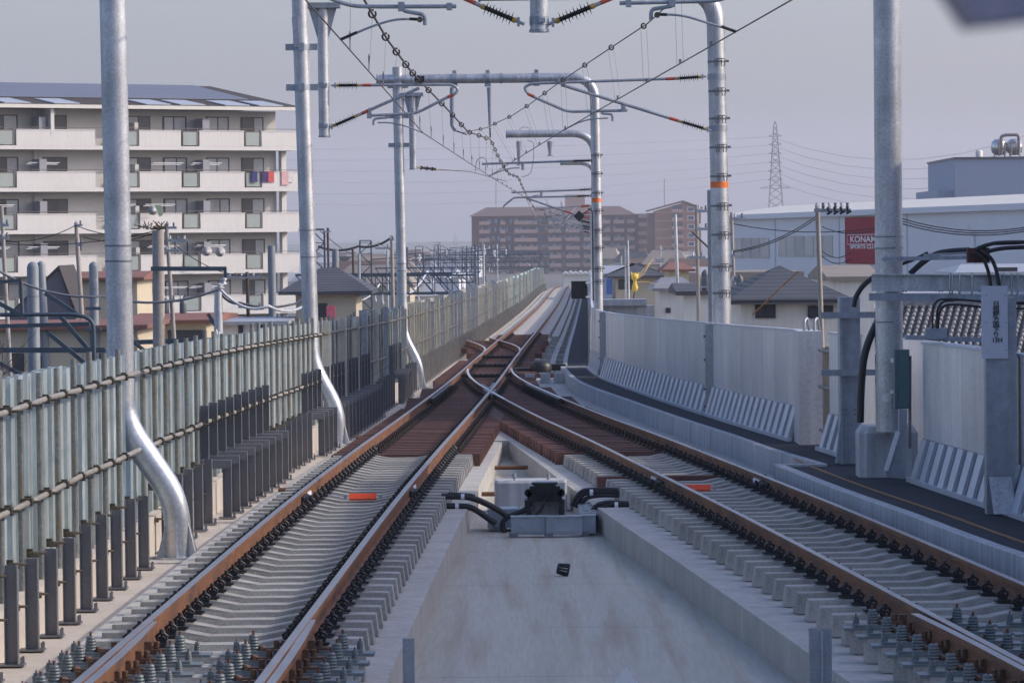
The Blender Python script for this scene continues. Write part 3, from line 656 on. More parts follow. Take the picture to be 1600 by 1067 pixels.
# column with clamps beside mast
T = thing('steel_column', 'tall grey box column bolted to the thick mast, left of its pedestal', 'column', at(1328, 727, 50))
a = at(1328, 464, 50); b = at(1331, 727, 50)
mb = MB(); mb.bb(a.x-.105, a.x+.115, 49.9, 50.15, zr(50)-.05, a.z); mb.bb(a.x-.14, a.x-.106, 49.86, 50.2, zr(50)-.05, a.z+.0); mb.add([(a.x-.14,49.86,.45),(a.x-.20,49.86,-.1),(a.x-.14,49.86,-.1),(a.x-.14,50.0,.45),(a.x-.20,50.0,-.1),(a.x-.14,50.0,-.1)], [(0,1,2),(5,4,3),(0,3,4,1),(1,4,5,2)])
obj('column_body', mb, M['galvdull'], T)
for yy in (492, 582): obj('clamp_bar', MB().box((at(1368, yy, 47).x, 49.78, at(1368, yy, 49.7).z), (.84, .05, .075)), M['galvdull'], T)
mb = MB()
for yy in (640, 647):
    for xx in (1316, 1322, 1336, 1343): c = at(xx, yy, 49.88); mb.tube([c, c-Vector((0,.03,0))], .012, 6)
obj('bolts', mb, M['hpost'], T)

# right masts
def rmast(label, Y, p0, p1, r, zt, bend=None, rb=1.0, beam_to=None, bands=(), orange=None, base=None, cone=True, light=True, group=None):
    a, b = at(*p0, Y), at(*p1, Y); d = (a-b)/(a.z-b.z); zb = base if base is not None else zr(Y)-.63
    foot = b+d*(zb-b.z); top = b+d*(zt-b.z)
    T = thing('catenary_mast', label, 'mast', foot, group)
    if bend:
        A = b+d*(bend-rb-b.z); Kp = b+d*(bend-b.z); E_ = Kp+Vector((beam_to-Kp.x, 0, 0))
        pts = [foot, A-d*.01]+[q for q in arcpts([A-d*.3, Kp, E_], rb, 12)][1:]
        obj('pole', MB().tube(pts, r, 26), M['galv'], T)
        e = MB(); e.tube([E_+Vector((.01,0,0)), E_-Vector((.03,0,0))], r*1.12, 20); obj('end_flange', e, M['galvdull'], T)
    else: obj('pole', MB().tube([foot, top], r, 26), M['galv'], T)
    for py in bands:
        k = (a.z-at(p0[0], py, Y).z); c = a-d*k; mb = MB(); n = 20
        mb.tube([c-Vector((0,0,.018)), c+Vector((0,0,.018))], r*1.03, 24)
        for s in (-1, 1):
            q = c+Vector((s*.05+.04, -r-.03, 0)); mb.tube([q+Vector((s*.05,0,.05)), q+Vector((s*.03,0,-.08)), q+Vector((-s*.01,0,-.08)), q+Vector((-s*.02,0,.04))], .009, 5)
        mb.tube([c+Vector((-.03,-r-.03,.05)), c+Vector((.12,-r-.03,.05))], .009, 5); mb.box(c+Vector((r+.03,0,.01)), (.05,.03,.04))
        obj('step_bracket', mb, M['hpost'], T)
    if orange:
        k = (a.z-at(p0[0], orange, Y).z); c = a-d*k; obj('orange_band', MB().tube([c-Vector((0,0,.055)), c+Vector((0,0,.055))], r*1.012, 26, False), M['orange'], T)
    return T, a, d
RM1, _, _ = rmast('thickest plain galvanised mast on the right, standing on a concrete pedestal', 46.5, (1386,0), (1390,600), .158, 7.6, base=.45)
mb = MB()
for py in (370, 388, 432, 467, 503): c = at(1387, py, 46.5); mb.tube([c-Vector((0,0,.006)), c+Vector((0,0,.006))], .163, 26); mb.box(c+Vector((.165,0,0)), (.02,.02,.02))
obj('joint_ring', mb, M['hpost'], RM1)
c = at(1392, 620, 46.5); obj('collar', MB().tube([c-Vector((0,0,.05)), c+Vector((0,0,.05))], .166, 26), M['galvnew'], RM1)
pc = at(1385, 700, 47); mb = MB(); zb = zr(47)-.06
pr = [(-.34,-.25),(-.26,-.34),(.26,-.34),(.34,-.25),(.34,.25),(.26,.34),(-.26,.34),(-.34,.25)]
vs = [(pc.x+a, 47+b, zb) for a, b in pr]+[(pc.x+a, 47+b, .42) for a, b in pr]+[(pc.x+a*.85, 47+b*.85, .50) for a, b in pr]
mb.add(vs, [tuple(range(16, 24))]+[(k*8+i, k*8+(i+1) % 8, k*8+8+(i+1) % 8, k*8+8+i) for k in (0, 1) for i in range(8)])
ped = solo('mast_pedestal', 'chamfered concrete pedestal under the thickest mast', 'pedestal', mb, M['kerb'], (pc.x, 47, zb))
RM2, ra2, rd2 = rmast('galvanised mast with orange band and V shaped step brackets, bending over the right track', 71, (1119,60), (1128.5,500), .158, 7.2, bend=7.07, rb=1.0, beam_to=-.5, bands=(97,143,186,231,276,322,367,417,458), orange=289)
a, b = at(1101, 70, 71.4), at(1111, 500, 71.4); obj('side_conduit', MB().tube([b-Vector((0,0,1.5)), b+Vector((0,0,2.3))], .05, 10), M['galvdull'], RM2)
RM3, _, _ = rmast('third right hand mast, slim with orange band, its arm joined to the far portal beam', 105, (930,200), (934,430), .125, 7.1, bend=6.93, rb=.95, beam_to=-.2, bands=(243,272,302,330,360,388,420,440), orange=313)
mb = MB(); q = [at(919,326,104.8), at(926,330,104.8), at(927,470,104.8)]; mb.tube(arcpts(q, .1), .02, 8); obj('black_conduit', mb, M['black'], RM3)
RM4, _, _ = rmast('fourth right hand mast with a hooked arm ending in mid air over the line', 150, (929,230), (931,430), .14, 6.9, bend=6.68, rb=1.5, beam_to=-.12)
RM5, _, _ = rmast('fifth right hand mast with a very short hooked arm', 195, (930,270), (931,430), .13, 6.6, bend=6.48, rb=1.5, beam_to=2.45)
for k, Y in enumerate((240, 285, 330, 375)):
    x = cM(Y)+3.0; T = thing('catenary_mast', ['sixth', 'seventh', 'eighth', 'ninth and last visible'][k]+' right hand mast, tiny and mostly hidden behind the nearer ones', 'mast', (x, Y, zr(Y)-.6))
    obj('pole', MB().tube([(x,Y,zr(Y)-.6),(x,Y,zr(Y)+6.8)], .13, 14), M['galv'], T)
    z = zr(Y)
    for s in (0, 1):
        obj('arm', MB().tube([(x,Y,z+6.1-s*1.1),(x-3.3-s*.0,Y,z+5.95)], .035, 8), M['galvdull'], T)
        obj('insulator', MB().tube([(x-.25,Y,z+6.1-s*1.02),(x-.75,Y,z+6.05-s*.85)], .07, 8), M['black'] if s else M['redband'], T)
    obj('arm', MB().tube([(x-2.0,Y,z+5.2),(x-3.4,Y,z+5.25),(x-3.9,Y,z+4.98)], .025, 6), M['galvdull'], T)
# portal beams
def beam(label, p, q, r, Y, posts, mats='galv'):
    a, b = p, q; T = thing('portal_beam', label, 'beam', a)
    obj('beam_tube', MB().tube([a, b], r, 22), M[mats], T); e = MB().tube([a-Vector((.03,0,0)), a], r*1.15, 20); obj('end_flange', e, M['galvdull'], T)
    return T
B1 = beam('overhead portal beam above the frame between the nearest masts', Vector((-4.2,42,7.3)), Vector((4.7,46.3,7.3)), .14, 44, ())
z2 = 7.09; B2 = beam('overhead portal beam over the second pair of masts, just above the frame', Vector((-3.6,69.3,z2)), Vector((-.5,71,z2)), .14, 70, ())
a3 = at(590,128,105); B3 = beam('portal beam crossing between the third pair of masts', Vector((a3.x,105,6.93)), Vector((-.2,105,6.93)), .125, 105, ())
for px in (621, 710, 762, 838):
    c = at(px,128,105); mb = MB(); mb.tube([(c.x-.06,105,6.93),(c.x+.06,105,6.93)], .155, 18); mb.box((c.x,105,7.10), (.10,.12,.09)); mb.box((c.x,105,6.76), (.16,.14,.08)); obj('beam_clamp', mb, M['galvdull'], B3)
def drop(label, Y, p0, p1, r, flare=True, collars=(), r1=None, elbow=None, zt=None):
    a, b = at(*p0, Y), at(*p1, Y)
    T = thing('drop_post', label, 'drop post', b); pts = [a, b]
    if elbow: pts = arcpts([a, b, at(*elbow, Y)], .12)
    rs = r if r1 is None else [r, r1]
    obj('tube', MB().tube(pts, rs, 20), M['galv'] if r > .07 else M['galvdull'], T)
    if r > .07: obj('end_rim', MB().tube([b-Vector((0,0,.02)), b+Vector((0,0,.01))], r*1.1, 20), M['galvdull'], T)
    if flare:
        mb = MB(); c = a
        for s in (-1, 1): mb.add([c+Vector((s*r*.9,-.02,.0)), c+Vector((s*r*2.6,-.02,.0)), c+Vector((s*r*.95,-.02,-.55))]+[c+Vector((s*r*.9,.02,.0)), c+Vector((s*r*2.6,.02,.0)), c+Vector((s*r*.95,.02,-.55))], [(0,1,2),(5,4,3),(0,3,4,1),(1,4,5,2),(2,5,3,0)])
        mb.box(c+Vector((0,0,.03)), (r*6.4,.3,.09)); obj('flared_bracket', mb, M['galvdull'], T)
    for py in collars:
        c = at(p1[0]+(p0[0]-p1[0])*(p1[1]-py)/max(1, p1[1]-p0[1]), py, Y); mb = MB().tube([c-Vector((0,0,.045)), c+Vector((0,0,.045))], r*1.07, 20)
        mb.box(c+Vector((r*.3,-r-.02,0)), (.07,.05,.05)); obj('collar', mb, M['galvdull'], T)
    return T
drop('thick hanging post at top centre carrying two splayed insulators', 44, (841,-160), (842.5,48), .1, False, (33,))
drop('thick hanging post right of the second left mast', 69.8, (504,12), (507,213), .095, True, (134,197))
drop('hanging post right of the third left mast', 105, (644,150), (645.5,264), .09, True, ())
drop('thin hanging tube with an elbow under the far portal beam', 105, (706,137), (706.5,197), .055, False, (), None, (712,204))
drop('thin tapering hanging tube left of centre under the far portal beam', 105, (764,137), (765.5,196), .055, False, (), .035)
drop('thin tapering tube hanging from the mid air arm, left one', 150, (811,221), (811.5,258), .11, False, (), .06)
drop('thin tapering tube hanging from the mid air arm, right one', 150, (859,221), (859.5,243), .11, False, (), .05)
def seg(Y, pts): return [at(p[0], p[1], Y if len(p) < 3 else p[2]) for p in pts]
def insulator(T, a, b, s=1.0, n=9):      # a: clevis side, b: arm side
    d = (b-a); L = d.length; d.normalize(); p = lambda u: a+d*(L*u)
    obj('clevis', MB().tube([a-d*.10*s, p(.04)], .018*s, 8).box(a-d*.03*s, (.03*s,.05*s,.10*s)), M['galvdull'], T)
    ins = obj('insulator', MB().tube([p(.10), p(.90)], .026*s, 10), M['black'], T)
    mb = MB()
    for k in range(n):
        c = p(.14+.72*k/(n-1)); mb.tube([c-d*.007*s, c, c+d*.007*s], [.026*s, (.085 if k % 2 == 0 else .062)*s, .026*s], 14)
    obj('shed', mb, M['blacksign'], ins)
    obj('end_cap', MB().tube([p(0), p(.10)], .032*s, 10), M['yellowend'], ins); obj('end_cap', MB().tube([p(.90), p(1)], .032*s, 10), M['yellowend'], ins)
def tubep(T, name, Y, pts, r, m='galvdull', arc=.1, n=10): return obj(name, MB().tube(arcpts(seg(Y, pts), arc), r, n), M[m], T)
def cant(label, Y, loc): return thing('cantilever_arm', label, 'cantilever', at(loc[0], loc[1], Y))
# portal 1
T = cant('large cantilever at the top left hanging from the centre post', 44, (820,35))
insulator(T, at(806,33,44), at(752,10,44), 1.0); tubep(T, 'support_tube', 44, [(752,10),(690,-18),(560,-90)], .024); tubep(T, 'red_band', 44, [(743,5.8),(724,-2.6)], .0255, 'redband')
tubep(T, 'registration_tube', 44, [(500,-8),(548,10.5),(600,11),(713,10.5)], .023, arc=.15)
tubep(T, 'drop_bracket', 44, [(627,12),(632,18),(660,23),(664,27),(664,40)], .022, arc=.05); tubep(T, 'registration_arm', 44, [(654,31),(620,30),(585,40),(533,62)], .013, arc=.2)
obj('arm_grip', MB().tube(seg(44, [(558,51),(533,62)]), .017, 8), M['black'], T); obj('arm_grip', MB().tube(seg(44, [(655,31),(640,30)]), .017, 8), M['black'], T)
obj('pivot', MB().tube([at(656,31,43.95), at(656,31,44.05)], .035, 8), M['clamp'], T); obj('tube_clamp', MB().box(at(627,11,44), (.07,.08,.10)), M['galvdull'], T); obj('tube_clamp', MB().box(at(702,11,44), (.06,.07,.08)), M['galvdull'], T)
T = cant('large cantilever at the top right hanging from the centre post', 44, (862,35))
insulator(T, at(868,34,44), at(929,9,44), 1.0); tubep(T, 'support_tube', 44, [(929,9),(975,-10),(1100,-70)], .024); tubep(T, 'red_band', 44, [(938,5.3),(960,-3.8)], .0255, 'redband')
tubep(T, 'registration_tube', 44, [(968,5.5),(1100,2.5),(1125,1),(1180,-25)], .023, arc=.15)
tubep(T, 'drop_bracket', 44, [(1052,6),(1050,10),(1020,15),(1017,20),(1017,32)], .022, arc=.05); tubep(T, 'registration_arm', 44, [(1030,23),(1065,24),(1105,36),(1150,50)], .013, arc=.2)
obj('arm_grip', MB().tube(seg(44, [(1127,42),(1150,50)]), .017, 8), M['black'], T); obj('arm_grip', MB().tube(seg(44, [(1029,23),(1042,23.5)]), .017, 8), M['black'], T)
obj('pivot', MB().tube([at(1027,24,43.95), at(1027,24,44.05)], .035, 8), M['clamp'], T); obj('tube_clamp', MB().box(at(982,6,44), (.06,.07,.08)), M['galvdull'], T); obj('tube_clamp', MB().box(at(1050,4,44), (.07,.08,.10)), M['galvdull'], T)
# portal 2
T = cant('left cantilever with a U bend, held by the hanging post near the second mast', 69.8, (515,134)); Y = 69.8
insulator(T, at(526,134,Y), at(562,133.5,Y), .95); tubep(T, 'support_tube', Y, [(562,133.5),(706,132.5),(716,139),(712,147),(700,152),(650,177.5),(578,181)], .026, arc=.12)
insulator(T, at(521,197,Y), at(558,181,Y), .95); tubep(T, 'diagonal_tube', Y, [(558,181),(655,138)], .028); tubep(T, 'red_band', Y, [(567,133.5),(580,133.4)], .0285, 'redband'); tubep(T, 'red_band', Y, [(565,178),(578,172)], .0305, 'redband'); tubep(T, 'red_band', Y, [(708,148.6),(699,152.4)], .0285, 'redband')
tubep(T, 'drop_bracket', Y, [(604,180),(606,184),(586,186),(583,190),(584,196)], .02, arc=.04); tubep(T, 'registration_arm', Y, [(590,192),(612,192),(640,199),(661,208)], .013, arc=.2)
obj('tube_clamp', MB().box(at(577,181,Y), (.08,.08,.10)), M['galvdull'], T); obj('tube_clamp', MB().box(at(578,172.5,Y), (.05,.08,.08)), M['galvdull'], T); obj('messenger_clamp', MB().box(at(656,124,Y), (.16,.1,.11)), M['black'], T)
T = cant('right cantilever with a U bend, held by the orange banded mast', 70.5, (1100,122)); Y = 70.5
insulator(T, at(1095,120.5,Y), at(1058,123,Y), .95); tubep(T, 'support_tube', Y, [(1058,123),(830,131),(819,137),(823,145),(832,151),(887,175),(980,173)], .026, arc=.12)
insulator(T, at(1103,202,Y), at(1063,190,Y), .95); tubep(T, 'diagonal_tube', Y, [(1063,190),(877,133)], .028); tubep(T, 'red_band', Y, [(1040,123.7),(1055,123.1)], .0285, 'redband'); tubep(T, 'red_band', Y, [(1060,189),(1046,184.8)], .0305, 'redband'); tubep(T, 'red_band', Y, [(824,146.5),(835,152)], .0285, 'redband')
tubep(T, 'drop_bracket', Y, [(940,175),(941,178),(956,179),(957,183),(957,190)], .02, arc=.04); tubep(T, 'registration_arm', Y, [(950,185),(925,186),(905,191),(880,204)], .013, arc=.2)
obj('tube_clamp', MB().box(at(974,170,Y), (.08,.08,.12)), M['galvdull'], T); obj('messenger_clamp', MB().box(at(878,128,Y), (.14,.1,.10)), M['galvdull'], T)
for k, py in enumerate((120.5, 201)):
    c = at(1120+k*2, py, 71); obj('collar', MB().tube([c-Vector((0,0,.05)), c+Vector((0,0,.05))], .166, 24), M['galvdull'], RM2)
# portal 3, 4, 5
T = cant('long straight arm held by the third right mast', 105, (920,250)); Y = 105
insulator(T, at(924,251,Y), at(893,252,Y), 1.0); tubep(T, 'support_tube', Y, [(893,252),(753,256.5)], .03); tubep(T, 'drop_bracket', Y, [(817,254),(817,266)], .04); tubep(T, 'registration_arm', Y, [(812,262.5),(798,263),(784,267),(764,275)], .016)
T = cant('small hook shaped cantilever of the fourth right mast', 150, (920,296)); Y = 150
insulator(T, at(922,296,Y), at(905,297,Y), 1.2, 5); tubep(T, 'support_tube', Y, [(905,297),(799,301)], .035); insulator(T, at(922,306,Y), at(900,307,Y), 1.2, 5)
tubep(T, 'support_tube', Y, [(900,307),(803,309),(787,322),(788,326)], .035); tubep(T, 'diagonal_tube', Y, [(823,310),(900,336)], .035); tubep(T, 'red_band', Y, [(883,330.3),(893,333.7)], .04, 'redband'); tubep(T, 'drop_bracket', Y, [(846,298),(846,309)], .05); tubep(T, 'registration_arm', Y, [(843,305.5),(834,306),(822,311)], .02)
# black diamond and square boards
c = at(905, 338, 149); solo('diamond_board', 'black diamond shaped board hanging beside the right masts', 'board', MB().box(c, (.30,.04,.30), 0, 0, Matrix.Rotation(R(45), 3, 'Y')).bar(c+Vector((0,.03,0)), at(930,322,149), .04, .04), M['blacksign'], c)
c = at(905, 453, 112); T = thing('signal_board', 'large black square board on a pale post at the walkway', 'signal board', at(921, 560, 112))
obj('board', MB().box(c, (.44,.05,.49)), M['blacksign'], T); p0, p1 = at(920,437,111.9), at(921,570,111.9); obj('post', MB().bar(p0, p1, .06, .06), M['galv'], T)
for yy in (442, 464): obj('fixing_arm', MB().box(at(920, yy, 111.85), (.17,.06,.05)), M['white'], T)

# ------------------------------------------------------------------ overhead wires
def interp3(pts, Y):
    for a, b in zip(pts, pts[1:]):
        if a.y <= Y <= b.y: return a+(b-a)*((Y-a.y)/(b.y-a.y))
    return pts[-1]
far = [(cM(Y), Y) for Y in (240, 285, 330, 375, 430)]
LC = [at(532,62,44)+(at(532,62,44)-at(661,208,70))*.8]+seg(0, [(532,62,44),(661,208,70),(764,275,105),(822,310,150),(835,340,195)])+[Vector((x+(.2 if i % 2 else -.2), Y, zr(Y)+5.0)) for i, (x, Y) in enumerate(far)]
LMs = seg(0, [(395,-400,30),(528,-76,44),(570,2,48.5),(605,62,55),(640,109,63),(656,127,70),(698,170,80),(731,206,92),(766,218,105),(778,243,118),(787,261,128),(796,272,138),(810,277,150),(816,292,168),(822,306,195)])
for i, (x, Y) in enumerate(far):
    p = LMs[-1]; q = Vector((x, Y, zr(Y)+5.9)); LMs += [(p+q)/2-Vector((0,0,.35)), q]
RC = [at(1150,50,44)+(at(1150,50,44)-at(880,204,70))*.8]+seg(0, [(1150,50,44),(880,204,70),(786,262,98),(764,276,106)])
RMs = seg(0, [(1250,-330,34),(1147,-86,44),(1012,37,54),(935,88,61),(877,127,70),(828,163,78),(800,181,84),(760,200,95),(722,208,104)])
def wires(name, label, pts, r, m, sub=None): return solo(name, label, 'wire', MB().tube(pts, r, 6), M[m], pts[0])
solo_ = wires('contact_wire', 'contact wire dropping from the top left towards the vanishing line', LC, .0085, 'wire')
solo_ = wires('contact_wire', 'contact wire crossing from the top right down over the right track', RC, .0085, 'wire')
mwl = wires('messenger_wire', 'thick messenger wire with black rings above the left track', LMs, .017, 'wire')
mwr = wires('messenger_wire', 'thin messenger wire with small rings above the right track', RMs, .009, 'wire')
def ringmesh(r, t):
    pts = [(math.cos(a)*r, 0, math.sin(a)*r) for a in [2*math.pi*k/14*.93+1.2 for k in range(15)]]
    return MB().tube(pts, t, 6).mesh('ring', M['black'])
RG, RG2 = ringmesh(.047, .014), ringmesh(.034, .012)
def hang(wire, top, bot, ys, rg, dbl=False):
    for y in ys:
        a, b = interp3(top, y), interp3(bot, y); lpart('ring', rg, wire, a-wire.location, (0, 0, R(20)))
        mb = MB()
        for s in ((-.04, .04) if dbl else (0,)): mb.tube([a+Vector((s,0,-.05)), b+Vector((s,0,.0))], .003 if y < 90 else .004, 4, False, smooth=False)
        if not dbl and y < 110: mb.tube([b+Vector((0,0,.02)), b+Vector((0,0,.22))], .008, 5); mb.box(b+Vector((.0,0,.16)), (.02,.02,.07))
        else: mb.box(b+Vector((0,0,.03)), (.03,.03,.05))
        obj('dropper', mb, M['wiregrey'], wire)
hang(mwl, LMs, LC, [46, 50.5, 54.5, 58, 61.5, 65, 68.5, 73, 78, 83, 88, 93, 98, 102.5, 108, 113, 118, 123, 128, 133, 138, 143, 148]+[155+8*k for k in range(28)], RG)
hang(mwr, RMs, RC, [46.5, 50, 54.5, 59, 64, 69.5, 74, 79, 85, 91, 97], RG2, True)
mb = MB()
for k in range(26):
    u = k/25; Y = 200+u*150; x = cM(Y)+.8*math.sin(k*1.1)+.6; mb.tube([(x,Y,zr(Y)+5.9),(x+.3,Y+3,zr(Y)+5.3-.4*math.sin(k)),(x+.9,Y+6,zr(Y)+5.7)], .012, 4, False)
solo('jumper_wires', 'distant tangle of looping feeder wires over the crest', 'wires', mb, M['wiregrey'], (3,200,4))['kind'] = 'stuff'
T = thing('strain_insulator', 'tensioning insulator and tail wire tied to the hanging post near the third mast', 'insulator', at(652,262,105))
insulator(T, at(654,262,105), at(684,265,106), .6, 6); obj('tail_wire', MB().tube(seg(0, [(684,265,106),(735,268.5,112),(792,284,125)]), .012, 5), M['wire'], T)
T = thing('strain_insulator', 'short insulator chain under the thin tapering tube', 'insulator', at(765,197,105))
insulator(T, at(765.5,199,105), at(766,216,105), .7, 4)
T = thing('strain_insulator', 'insulator tied to the elbow of the thin hanging tube', 'insulator', at(712,204,105)); insulator(T, at(713,205,105), at(730,211,105), .6, 4)
for lab, p in (('looped jumper wire standing up above the far contact wire', [(743,268),(744,252),(752,245),(760,249),(762,262)]), ('looped jumper wire on the mid air arm', [(809,213),(812,201),(820,198),(828,201),(832,212)])):
    solo('jumper_loop', lab, 'wire', MB().tube(arcpts(seg(118 if p[0][0] < 800 else 150, p), .3), .012, 5), M['wiregrey'], at(p[0][0], p[0][1], 118))
solo('jumper_loop', 'long looped jumper hanging below the mid air arm', 'wire', MB().tube(arcpts(seg(150, [(824,220),(834,222),(834,250),(829,273),(815,277)]), .4), .012, 5), M['wiregrey'], at(830,250,150))

# ------------------------------------------------------------------ right hand cable rack, sign and boxes
def hbeam(T, name, a, b, h, w, t=.012, m='galvdull'):
    mb = MB(); mb.bar(a+Vector((0,0,h/2-t/2)), b+Vector((0,0,h/2-t/2)), w, t); mb.bar(a-Vector((0,0,h/2-t/2)), b-Vector((0,0,h/2-t/2)), w, t); mb.bar(a, b, t, h-2*t); return obj(name, mb, M[m], T)
T = thing('cable_rack', 'horizontal galvanised beam with cable loops clamped across the thickest mast', 'cable rack', at(1362,442,46.2)); Y = 46.15
hbeam(T, 'main_beam', at(1362,441.5,Y), at(1700,443,Y), .195, .12, .012, 'galv')
obj('lower_channel', MB().bar(at(1358,464,Y), at(1700,467,Y), .1, .085), M['galvdull'], T)
mb = MB()
for px in (1411, 1415, 1467, 1472, 1530, 1534):
    for py in (431, 455): c = at(px, py, Y-.06); mb.tube([c, c-Vector((0,.04,0))], .011, 6)
obj('bolts', mb, M['hpost'], T)
for px in (1484, 1488, 1500, 1519, 1563, 1568, 1581, 1590):
    a, b = at(px, 426.5, Y-.075), at(px, 459, Y-.075); obj('cable_loop', MB().tube(arcpts([a+Vector((.0,.1,0)), a, b, b+Vector((0,.1,0))], .03, 3), .009, 6), M['galvnew'], T)
obj('upper_arm', MB().bar(at(1378,405,Y), at(1528,402,Y), .06, .045), M['galvdull'], T); obj('upper_arm', MB().bar(at(1443,399,Y), at(1520,395,Y), .05, .03), M['galvdull'], T)
obj('junction_box', MB().box(at(1528,399,Y), (.25,.15,.17)), mat('red_brown_paint', (.07,.02,.018), .6), T)
for lab, pts, r, mm in (
    ('upper black cable arching right from the red brown box', [(1525,390),(1550,380),(1575,378.5),(1650,378)], .022, 'black'), ('second black cable arching right below the first', [(1543,393),(1565,388),(1650,384)], .024, 'black'),
    ('third black cable rising steeply above the red brown box', [(1527,388),(1545,381),(1580,380),(1650,376)], .02, 'black'),
    ('black cable curving down from the box to behind the sign, left one', [(1521,394),(1536,402),(1545,425),(1548,447)], .021, 'black'), ('black cable curving down from the box to behind the sign, right one', [(1531,392),(1549,402),(1558,425),(1561,447)], .022, 'black'),
    ('ribbed black conduit rising from the rack to the box', [(1422,428),(1440,411),(1462,396),(1490,392),(1515,391)], .034, 'rubber2'), ('short ribbed conduit just right of the thick mast', [(1400,416),(1432,404),(1450,395)], .02, 'rubber2'),
    ('thick black conduit leaning left of the thick mast down behind the column', [(1365,433),(1347,447),(1336,466),(1334,480)], .03, 'rubber2'), ('thick black conduit between column and thick mast', [(1375,495),(1358,530),(1349,560),(1345,610),(1344,660)], .045, 'rubber2')):
    solo('cable', lab, 'cable', MB().tube(arcpts(seg(46.6 if mm == 'rubber2' else 46.0, pts), .3, 8), r, 12), M[mm], at(pts[0][0], pts[0][1], 46))
T = thing('cable_outlet_box', 'small grey box on the wall top with two bent black cables', 'box', at(1462,530,44.5))
obj('box_body', MB().box(at(1462,521,44.8), (.23,.2,.12)).bar(at(1414,527,44.8), at(1533,531,44.8), .12, .05), M['galvdull'], T)
for k, pts in enumerate(([(1457,513),(1457,480),(1465,468),(1490,467),(1540,472),(1620,473)], [(1464,513),(1464,484),(1472,471),(1500,468),(1560,473),(1620,476)], [(1466,513),(1467,489),(1476,476),(1500,476),(1545,481),(1620,483)])):
    obj('bent_cable', MB().tube(arcpts(seg(44.6, pts), .06), .013 if k else .012, 8), M['black'], T)
T = thing('sign_post', 'grey column with the vertical lettered white plate at the right edge', 'sign post', at(1565,803,39.7)); Y = 39.7
a = at(1565,560,Y); mb = MB(); mb.bb(a.x-.155, a.x+.15, Y, Y+.2, zr(Y)-.05, a.z+.6); obj('column_body', mb, M['galvdull'], T)
c0, c1 = at(1533,447,Y-.03), at(1575,560,Y-.03); pl = obj('sign_plate', MB().bb(c0.x, c1.x, Y-.035, Y-.02, c1.z, c0.z), M['signgrey'], T)
def text(name, s, c, size, m, parent, rot=(math.pi/2, 0, 0), sx=1, bold=0, spacing=1, align='CENTER'):
    cu = bpy.data.curves.new(name, 'FONT'); cu.body = s; cu.size = size; cu.align_x = align; cu.align_y = 'CENTER'; cu.extrude = .001; cu.offset = bold; cu.space_line = spacing
    cu.materials.append(m); o = bpy.data.objects.new(name, cu); C.objects.link(o); o.parent = parent
    L = Vector((0,0,0)); p = parent
    while p: L += p.location; p = p.parent
    o.location = Vector(c)-L; o.rotation_euler = rot; o.scale = (sx, 1, 1); return o
ink = mat('sign_ink', (.012,.012,.014), .6, var=.02, bump=0)
for i, ch in enumerate('日根野方面下り'):
    c = at(1556.5, 475+i*8.1, Y-.04); text('lettering', ch, c, .058, ink, pl, bold=.0008, sx=1.2)
text('lettering', '13H', at(1558,531.5,Y-.04), .062, ink, pl, bold=.0012)
mb = MB()
for px, py in ((1541,462),(1571,461),(1541,504),(1572,504),(1543,548),(1572,547)): c = at(px,py,Y-.036); mb.tube([c, c-Vector((0,.006,0))], .006, 6)
obj('screw', mb, M['hpost'], T)
p = [at(1545,745,Y-.12), at(1580,745,Y-.12), at(1590,803,Y-.30), at(1553,803,Y-.30)]; mb = MB().add(p+[q+Vector((0,.02,0)) for q in p], [(0,1,2,3),(7,6,5,4),(0,4,5,1),(1,5,6,2),(2,6,7,3),(3,7,4,0)]); obj('foot_cover', mb, M['galv'], T)
T = thing('equipment_box', 'tall teal cabinet strapped to the thick mast', 'cabinet', at(1407,640,45.9)); Y = 45.9
a, b = at(1396,546,Y), at(1420,638,Y); obj('cabinet_body', MB().bb(a.x, b.x, Y-.12, Y+.08, b.z, a.z), M['teal'], T); obj('door_panel', MB().bb(a.x+.04, b.x-.005, Y-.135, Y-.12, b.z+.02, a.z-.01), M['teal'], T)
obj('hinge', MB().box(at(1394,563,Y-.1), (.03,.04,.05)), M['white'], T); obj('hinge', MB().box(at(1394,612,Y-.1), (.03,.04,.04)), M['white'], T); obj('side_conduit', MB().tube(seg(Y, [(1422,556),(1421.5,700)]), .018, 8), M['hpost'], T)
T = thing('flared_post', 'short flared steel post with a pale slanted edge by the pedestal', 'post', at(1402,747,45.3)); Y = 45.3
p = [at(1405,640,Y), at(1418,640,Y), at(1414,748,Y), at(1384,745,Y), at(1384,735,Y), at(1405,672,Y)]; mb = MB().add(p+[q+Vector((0,.12,0)) for q in p], [tuple(range(6)), tuple(range(11,5,-1))]+[(i, i+6, (i+1) % 6+6, (i+1) % 6) for i in range(6)]); obj('post_body', mb, M['galvdull'], T)
obj('edge_strip', MB().bar(at(1403,674,Y-.02), at(1384.5,735,Y-.02), .05, .02), M['white'], T)
b = at(931,468,111); solo('flat_cover', 'flat grey box shaped cover above the far end of the barrier', 'cover', MB().bb(b.x, at(1010,468,111).x, 110.6, 112, b.z-.17, b.z).bb(b.x+.13, at(1022,468,111).x, 110.9, 111.8, b.z-2.2, b.z-.175), M['galvdull'], (b.x, 111, b.z-2))
